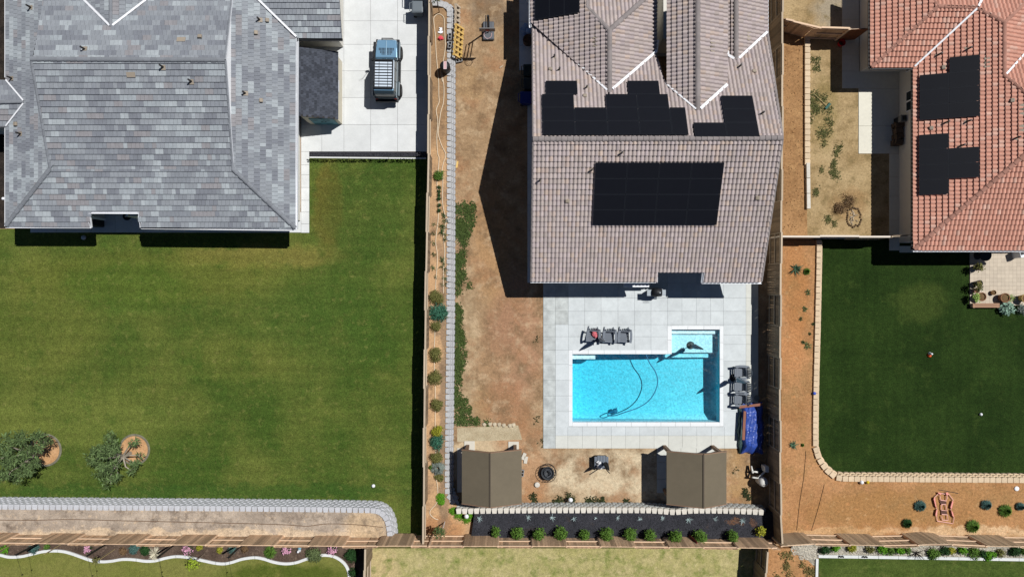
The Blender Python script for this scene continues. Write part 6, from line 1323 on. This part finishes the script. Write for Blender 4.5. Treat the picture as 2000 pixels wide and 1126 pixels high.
# right yard plants
agave('large spiky agave near the top of the orange dirt strip', 1554, 525, ZP, 14, m_agg, 18, 'agaves in the orange dirt', .055); agave('spiky agave lower down the orange dirt strip', 1549, 868, ZP, 11, m_agg, 16, 'agaves in the orange dirt', .05)
tuft('green_plant', 'small green tuft beside the large agave', 1575, 530, ZP, 7.5, L_GRN, .25, 160, .03); tuft('green_plant', 'tiny green tuft beside the lower agave', 1567, 868, ZP, 4, L_GRN, .15, 60, .03)
for lb, x, y, r, m in [('blue grey spiky clump left of the pink net', 1795, 986, 12, L_BLU), ('small dark green clump on the bank left of the pink net', 1770, 1020, 10, L_DRK), ('large dark green clump below the pink net', 1898, 1026, 14, L_GRN), ('green clump between two blue clumps on the bank', 1961, 995, 14, L_GRN), ('blue green clump right of the pink net', 1924, 984, 11, L_BLU), ('blue green clump at the right frame edge', 1990, 987, 8.5, L_BLU)]:
    tuft('spiky_clump', lb, x, y, ZP, r, m, .4, 420, .03, droop=.35)
for w_, x, y, r in (('topmost', 1577, 571, 8), ('second', 1572, 603, 7), ('third', 1564, 622, 5), ('fourth', 1588, 632, 4), ('fifth', 1582, 651, 4), ('sixth', 1568, 668, 5), ('lowest and widest', 1577, 674, 10)):
    tuft('dry_weed', '%s of the faded straggly weeds on the orange dirt strip' % w_, x, y, ZP, r, L_SPR, .12, 40, .025, 'weed', 'faded weeds on the dirt strip', .8)
for lb, x, y, r in [('two lobed brown dead bush, upper half, beside the earth pit', 1655, 392, 18), ('brown dead bush left of the earth pit', 1640, 408, 15)]:
    shrub('dead_bush', lb, x, y, .01, r, L_BRN, .35, size=.07, n=700)
# potted plants of the right patio
shrub('potted_plant', 'leafy plant in the upper dark pot on the patio edge', 1913, 522, .45, 9, L_OLV, .5, n=140, size=.12, cat='plant'); shrub('potted_plant', 'leafy plant in the lower dark pot on the patio edge', 1911, 557, .45, 9, L_OLV, .5, n=140, size=.12, cat='plant'); shrub('potted_plant', 'bright lettuce green plant at the patio corner', 1906, 581, .4, 9, rgbm('leaf_lettuce', C(148, 176, 92), .25), .35, n=200, size=.12, cat='plant')
shrub('potted_plant', 'pale green feathery plant between two round pots', 1972, 582, .1, 9, rgbm('leaf_pale', C(140, 160, 86), .25), .4, n=260, size=.09, cat='plant'); shrub('succulent_plant', 'large pale blue green leafy plant below the pots', 1968, 600, .05, 16, rgbm('leaf_sage', C(142, 172, 152), .25), .4, n=420, size=.14, asp=1.3, cat='plant'); shrub('succulent_plant', 'grey green round plant at the right edge below the basket', 1996, 604, .05, 12, L_GRY, .4, n=300, size=.09, cat='plant'); shrub('sprig_plant', 'thin sprigs in the pink pot on the patio', 1914, 564, .3, 7, L_SPR, .3, n=50, size=.1, cat='plant')
# weeds that nobody could count
def scatter(label_name, polys, n, z, m, size, seed, hgt=.1):
    rr = np.random.default_rng(seed); mb = MB()
    for (x0, y0, x1, y1, d) in polys:
        k = int(n * d); cx = rr.uniform(x0, x1, max(3, k // 60)); cy = rr.uniform(y0, y1, max(3, k // 60))
        for i in range(k):
            j = rr.integers(0, len(cx)); x, y = cx[j] + rr.normal(0, 3.2), cy[j] + rr.normal(0, 4.5)
            if not (x0 - 3 < x < x1 + 4 and y0 - 5 < y < y1 + 5): continue
            p = G(x, y, z); a = rr.uniform(0, 6.28); L = size * rr.uniform(.6, 1.4); d1 = Vector((cos(a), sin(a), rr.uniform(.1, .9))) * L; s_ = Vector((-sin(a), cos(a), 0)) * L * .22
            mb.add([p, p + d1 * .5 + s_, p + d1, p + d1 * .5 - s_], [(0, 1, 2, 3)])
    o = mb.build(label_name, m); tag(o, kind='stuff')
scatter('weeds', [(890, 394, 926, 462, 1.3), (890, 430, 908, 560, 1.1), (890, 500, 898, 572, .4), (890, 596, 900, 662, 1.0), (889, 640, 904, 720, .9), (888, 700, 900, 800, .7), (889, 780, 918, 826, .7), (900, 818, 955, 827, .2), (905, 450, 928, 560, .12), (900, 650, 918, 800, .2)], 1700, .01, rgbm('weed_green', C(76, 92, 46), .5), .11, 3)
scatter('weeds', [(1582, 115, 1600, 160, .25), (1582, 180, 1596, 240, .6), (1588, 180, 1625, 290, .8), (1625, 280, 1645, 345, .5), (1590, 330, 1640, 380, .3), (1605, 425, 1630, 450, .2)], 1000, .02, rgbm('weed_dull', C(96, 98, 58), .45), .09, 5)
scatter('weeds', [(1030, 965, 1046, 985, .2), (1080, 972, 1105, 984, .4), (1108, 966, 1120, 978, .2), (1140, 974, 1185, 983, .4), (1220, 976, 1230, 982, .1), (1452, 955, 1462, 970, .2), (1280, 880, 1440, 985, .05), (1040, 660, 1060, 870, .05)], 900, .02, rgbm('weed_dark', C(58, 66, 38), .35), .11, 7)
scatter('weeds', [(1500, 1075, 1540, 1126, .8), (1560, 1095, 1592, 1126, .6)], 500, ZS, rgbm('weed_dry', C(116, 104, 62), .35), .12, 9)
# loose stones: pale stones in the bed, clods and litter on the dirt
def pebbles(name, polys, n, z, m, smin, smax, seed):
    rr = np.random.default_rng(seed); mb = MB()
    for (x0, y0, x1, y1, d) in polys:
        for i in range(int(n * d)):
            p = W(rr.uniform(x0, x1), rr.uniform(y0, y1), z); s_ = rr.uniform(smin, smax); a = rr.uniform(0, 6.28); ca, sa = cos(a) * s_, sin(a) * s_
            mb.add([p + Vector((ca, sa, 0)), p + Vector((-sa * .7, ca * .7, 0)), p + Vector((-ca, -sa, 0)), p + Vector((sa * .7, -ca * .7, 0)), p + Vector((ca * .3, sa * .2, s_ * .7)), p + Vector((-ca * .3, -sa * .3, s_ * .65))], [(0, 1, 4), (1, 2, 5), (1, 5, 4), (2, 3, 5), (3, 0, 4), (3, 4, 5)])
    tag(mb.build(name, m), kind='stuff')
m_peb = mat('pale_pebble', C(206, 200, 186), .9, var=.3, src='isl'); pebbles('pale_gravel', [(1560, 1070, 1596, 1092, .25), (1545, 1064, 1800, 1083, 1.2), (1800, 1066, 2010, 1088, 1.1)], 1400, ZS + .006, m_peb, .03, .08, 1)
pebbles('dark_gravel', [(927, 1003, 1500, 1046, 1), (604, 298, 832, 305, .3)], 2600, ZR, mat('dark_pebble', C(62, 62, 68), .9, var=.6, src='isl'), .02, .055, 2)
pebbles('dirt_clods', [(895, 20, 1000, 380, .8), (935, 580, 1058, 860, .9), (1025, 880, 1280, 985, .7), (1425, 885, 1480, 985, .3), (1590, 90, 1660, 455, .9)], 420, .0, mat('clod', C(200, 170, 136), .95, var=.22, src='isl'), .012, .04, 4)
pebbles('dirt_clods', [(1530, 475, 1590, 930, .8), (1600, 945, 2000, 1050, 1.2), (1530, 930, 1620, 1050, .4), (1530, 80, 1572, 455, .6)], 420, ZP, mat('clod_orange', C(206, 158, 108), .95, var=.22, src='isl'), .012, .04, 6)
pebbles('dirt_clods', [(0, 996, 755, 1042, 1), ], 900, ZR, mat('clod_grey', C(188, 170, 148), .95, var=.25, src='isl'), .015, .05, 8)
t = thing('stone_row', 'row of half buried pale stones above the left pavilion', 'stones', G(960, 830)); ms_st = mat('row_stone', C(200, 186, 160), .9, var=.12, src='obj', ns=[(9, .12)])
for i, x in enumerate((946, 957, 966, 975, 984, 996, 1003)): 
    c = G(x, 828 + i * .35 + R.uniform(-1, 1)); o = MB().lathe([(.11, -.05), (.14, .03), (.09, .08), (.01, .09)], c, 7, star=.1).build('stone', ms_st, t)
t = thing('irrigation_line', 'thin brown drip line wandering along the grey soil bed', 'hose', W(0, 1015, ZR)); MB().tube(smooth_path(P2([(-40, 1014), (60, 1015), (140, 1013.5), (240, 1016), (330, 1018), (420, 1020), (500, 1022), (560, 1024), (600, 1026.5), (640, 1022), (700, 1024), (748, 1029)], ZR + .02), 5), .02, 5).build('line', mat('brown_line', C(116, 88, 66), .8), t)
t = thing('irrigation_line', 'thin dark drip line crossing the dirt bank from strip to fence', 'hose', W(1572, 890, ZP)); MB().tube(smooth_path(P2([(1574, 880), (1570, 930), (1562, 980), (1556, 1035)], ZP + .015), 5), .012, 4).build('line', m_pole, t)
t = thing('irrigation_line', 'second thin dark drip line further right on the dirt bank', 'hose', W(1608, 950, ZP)); MB().tube(smooth_path(P2([(1610, 945), (1600, 985), (1585, 1035)], ZP + .015), 5), .012, 4).build('line', m_pole, t)
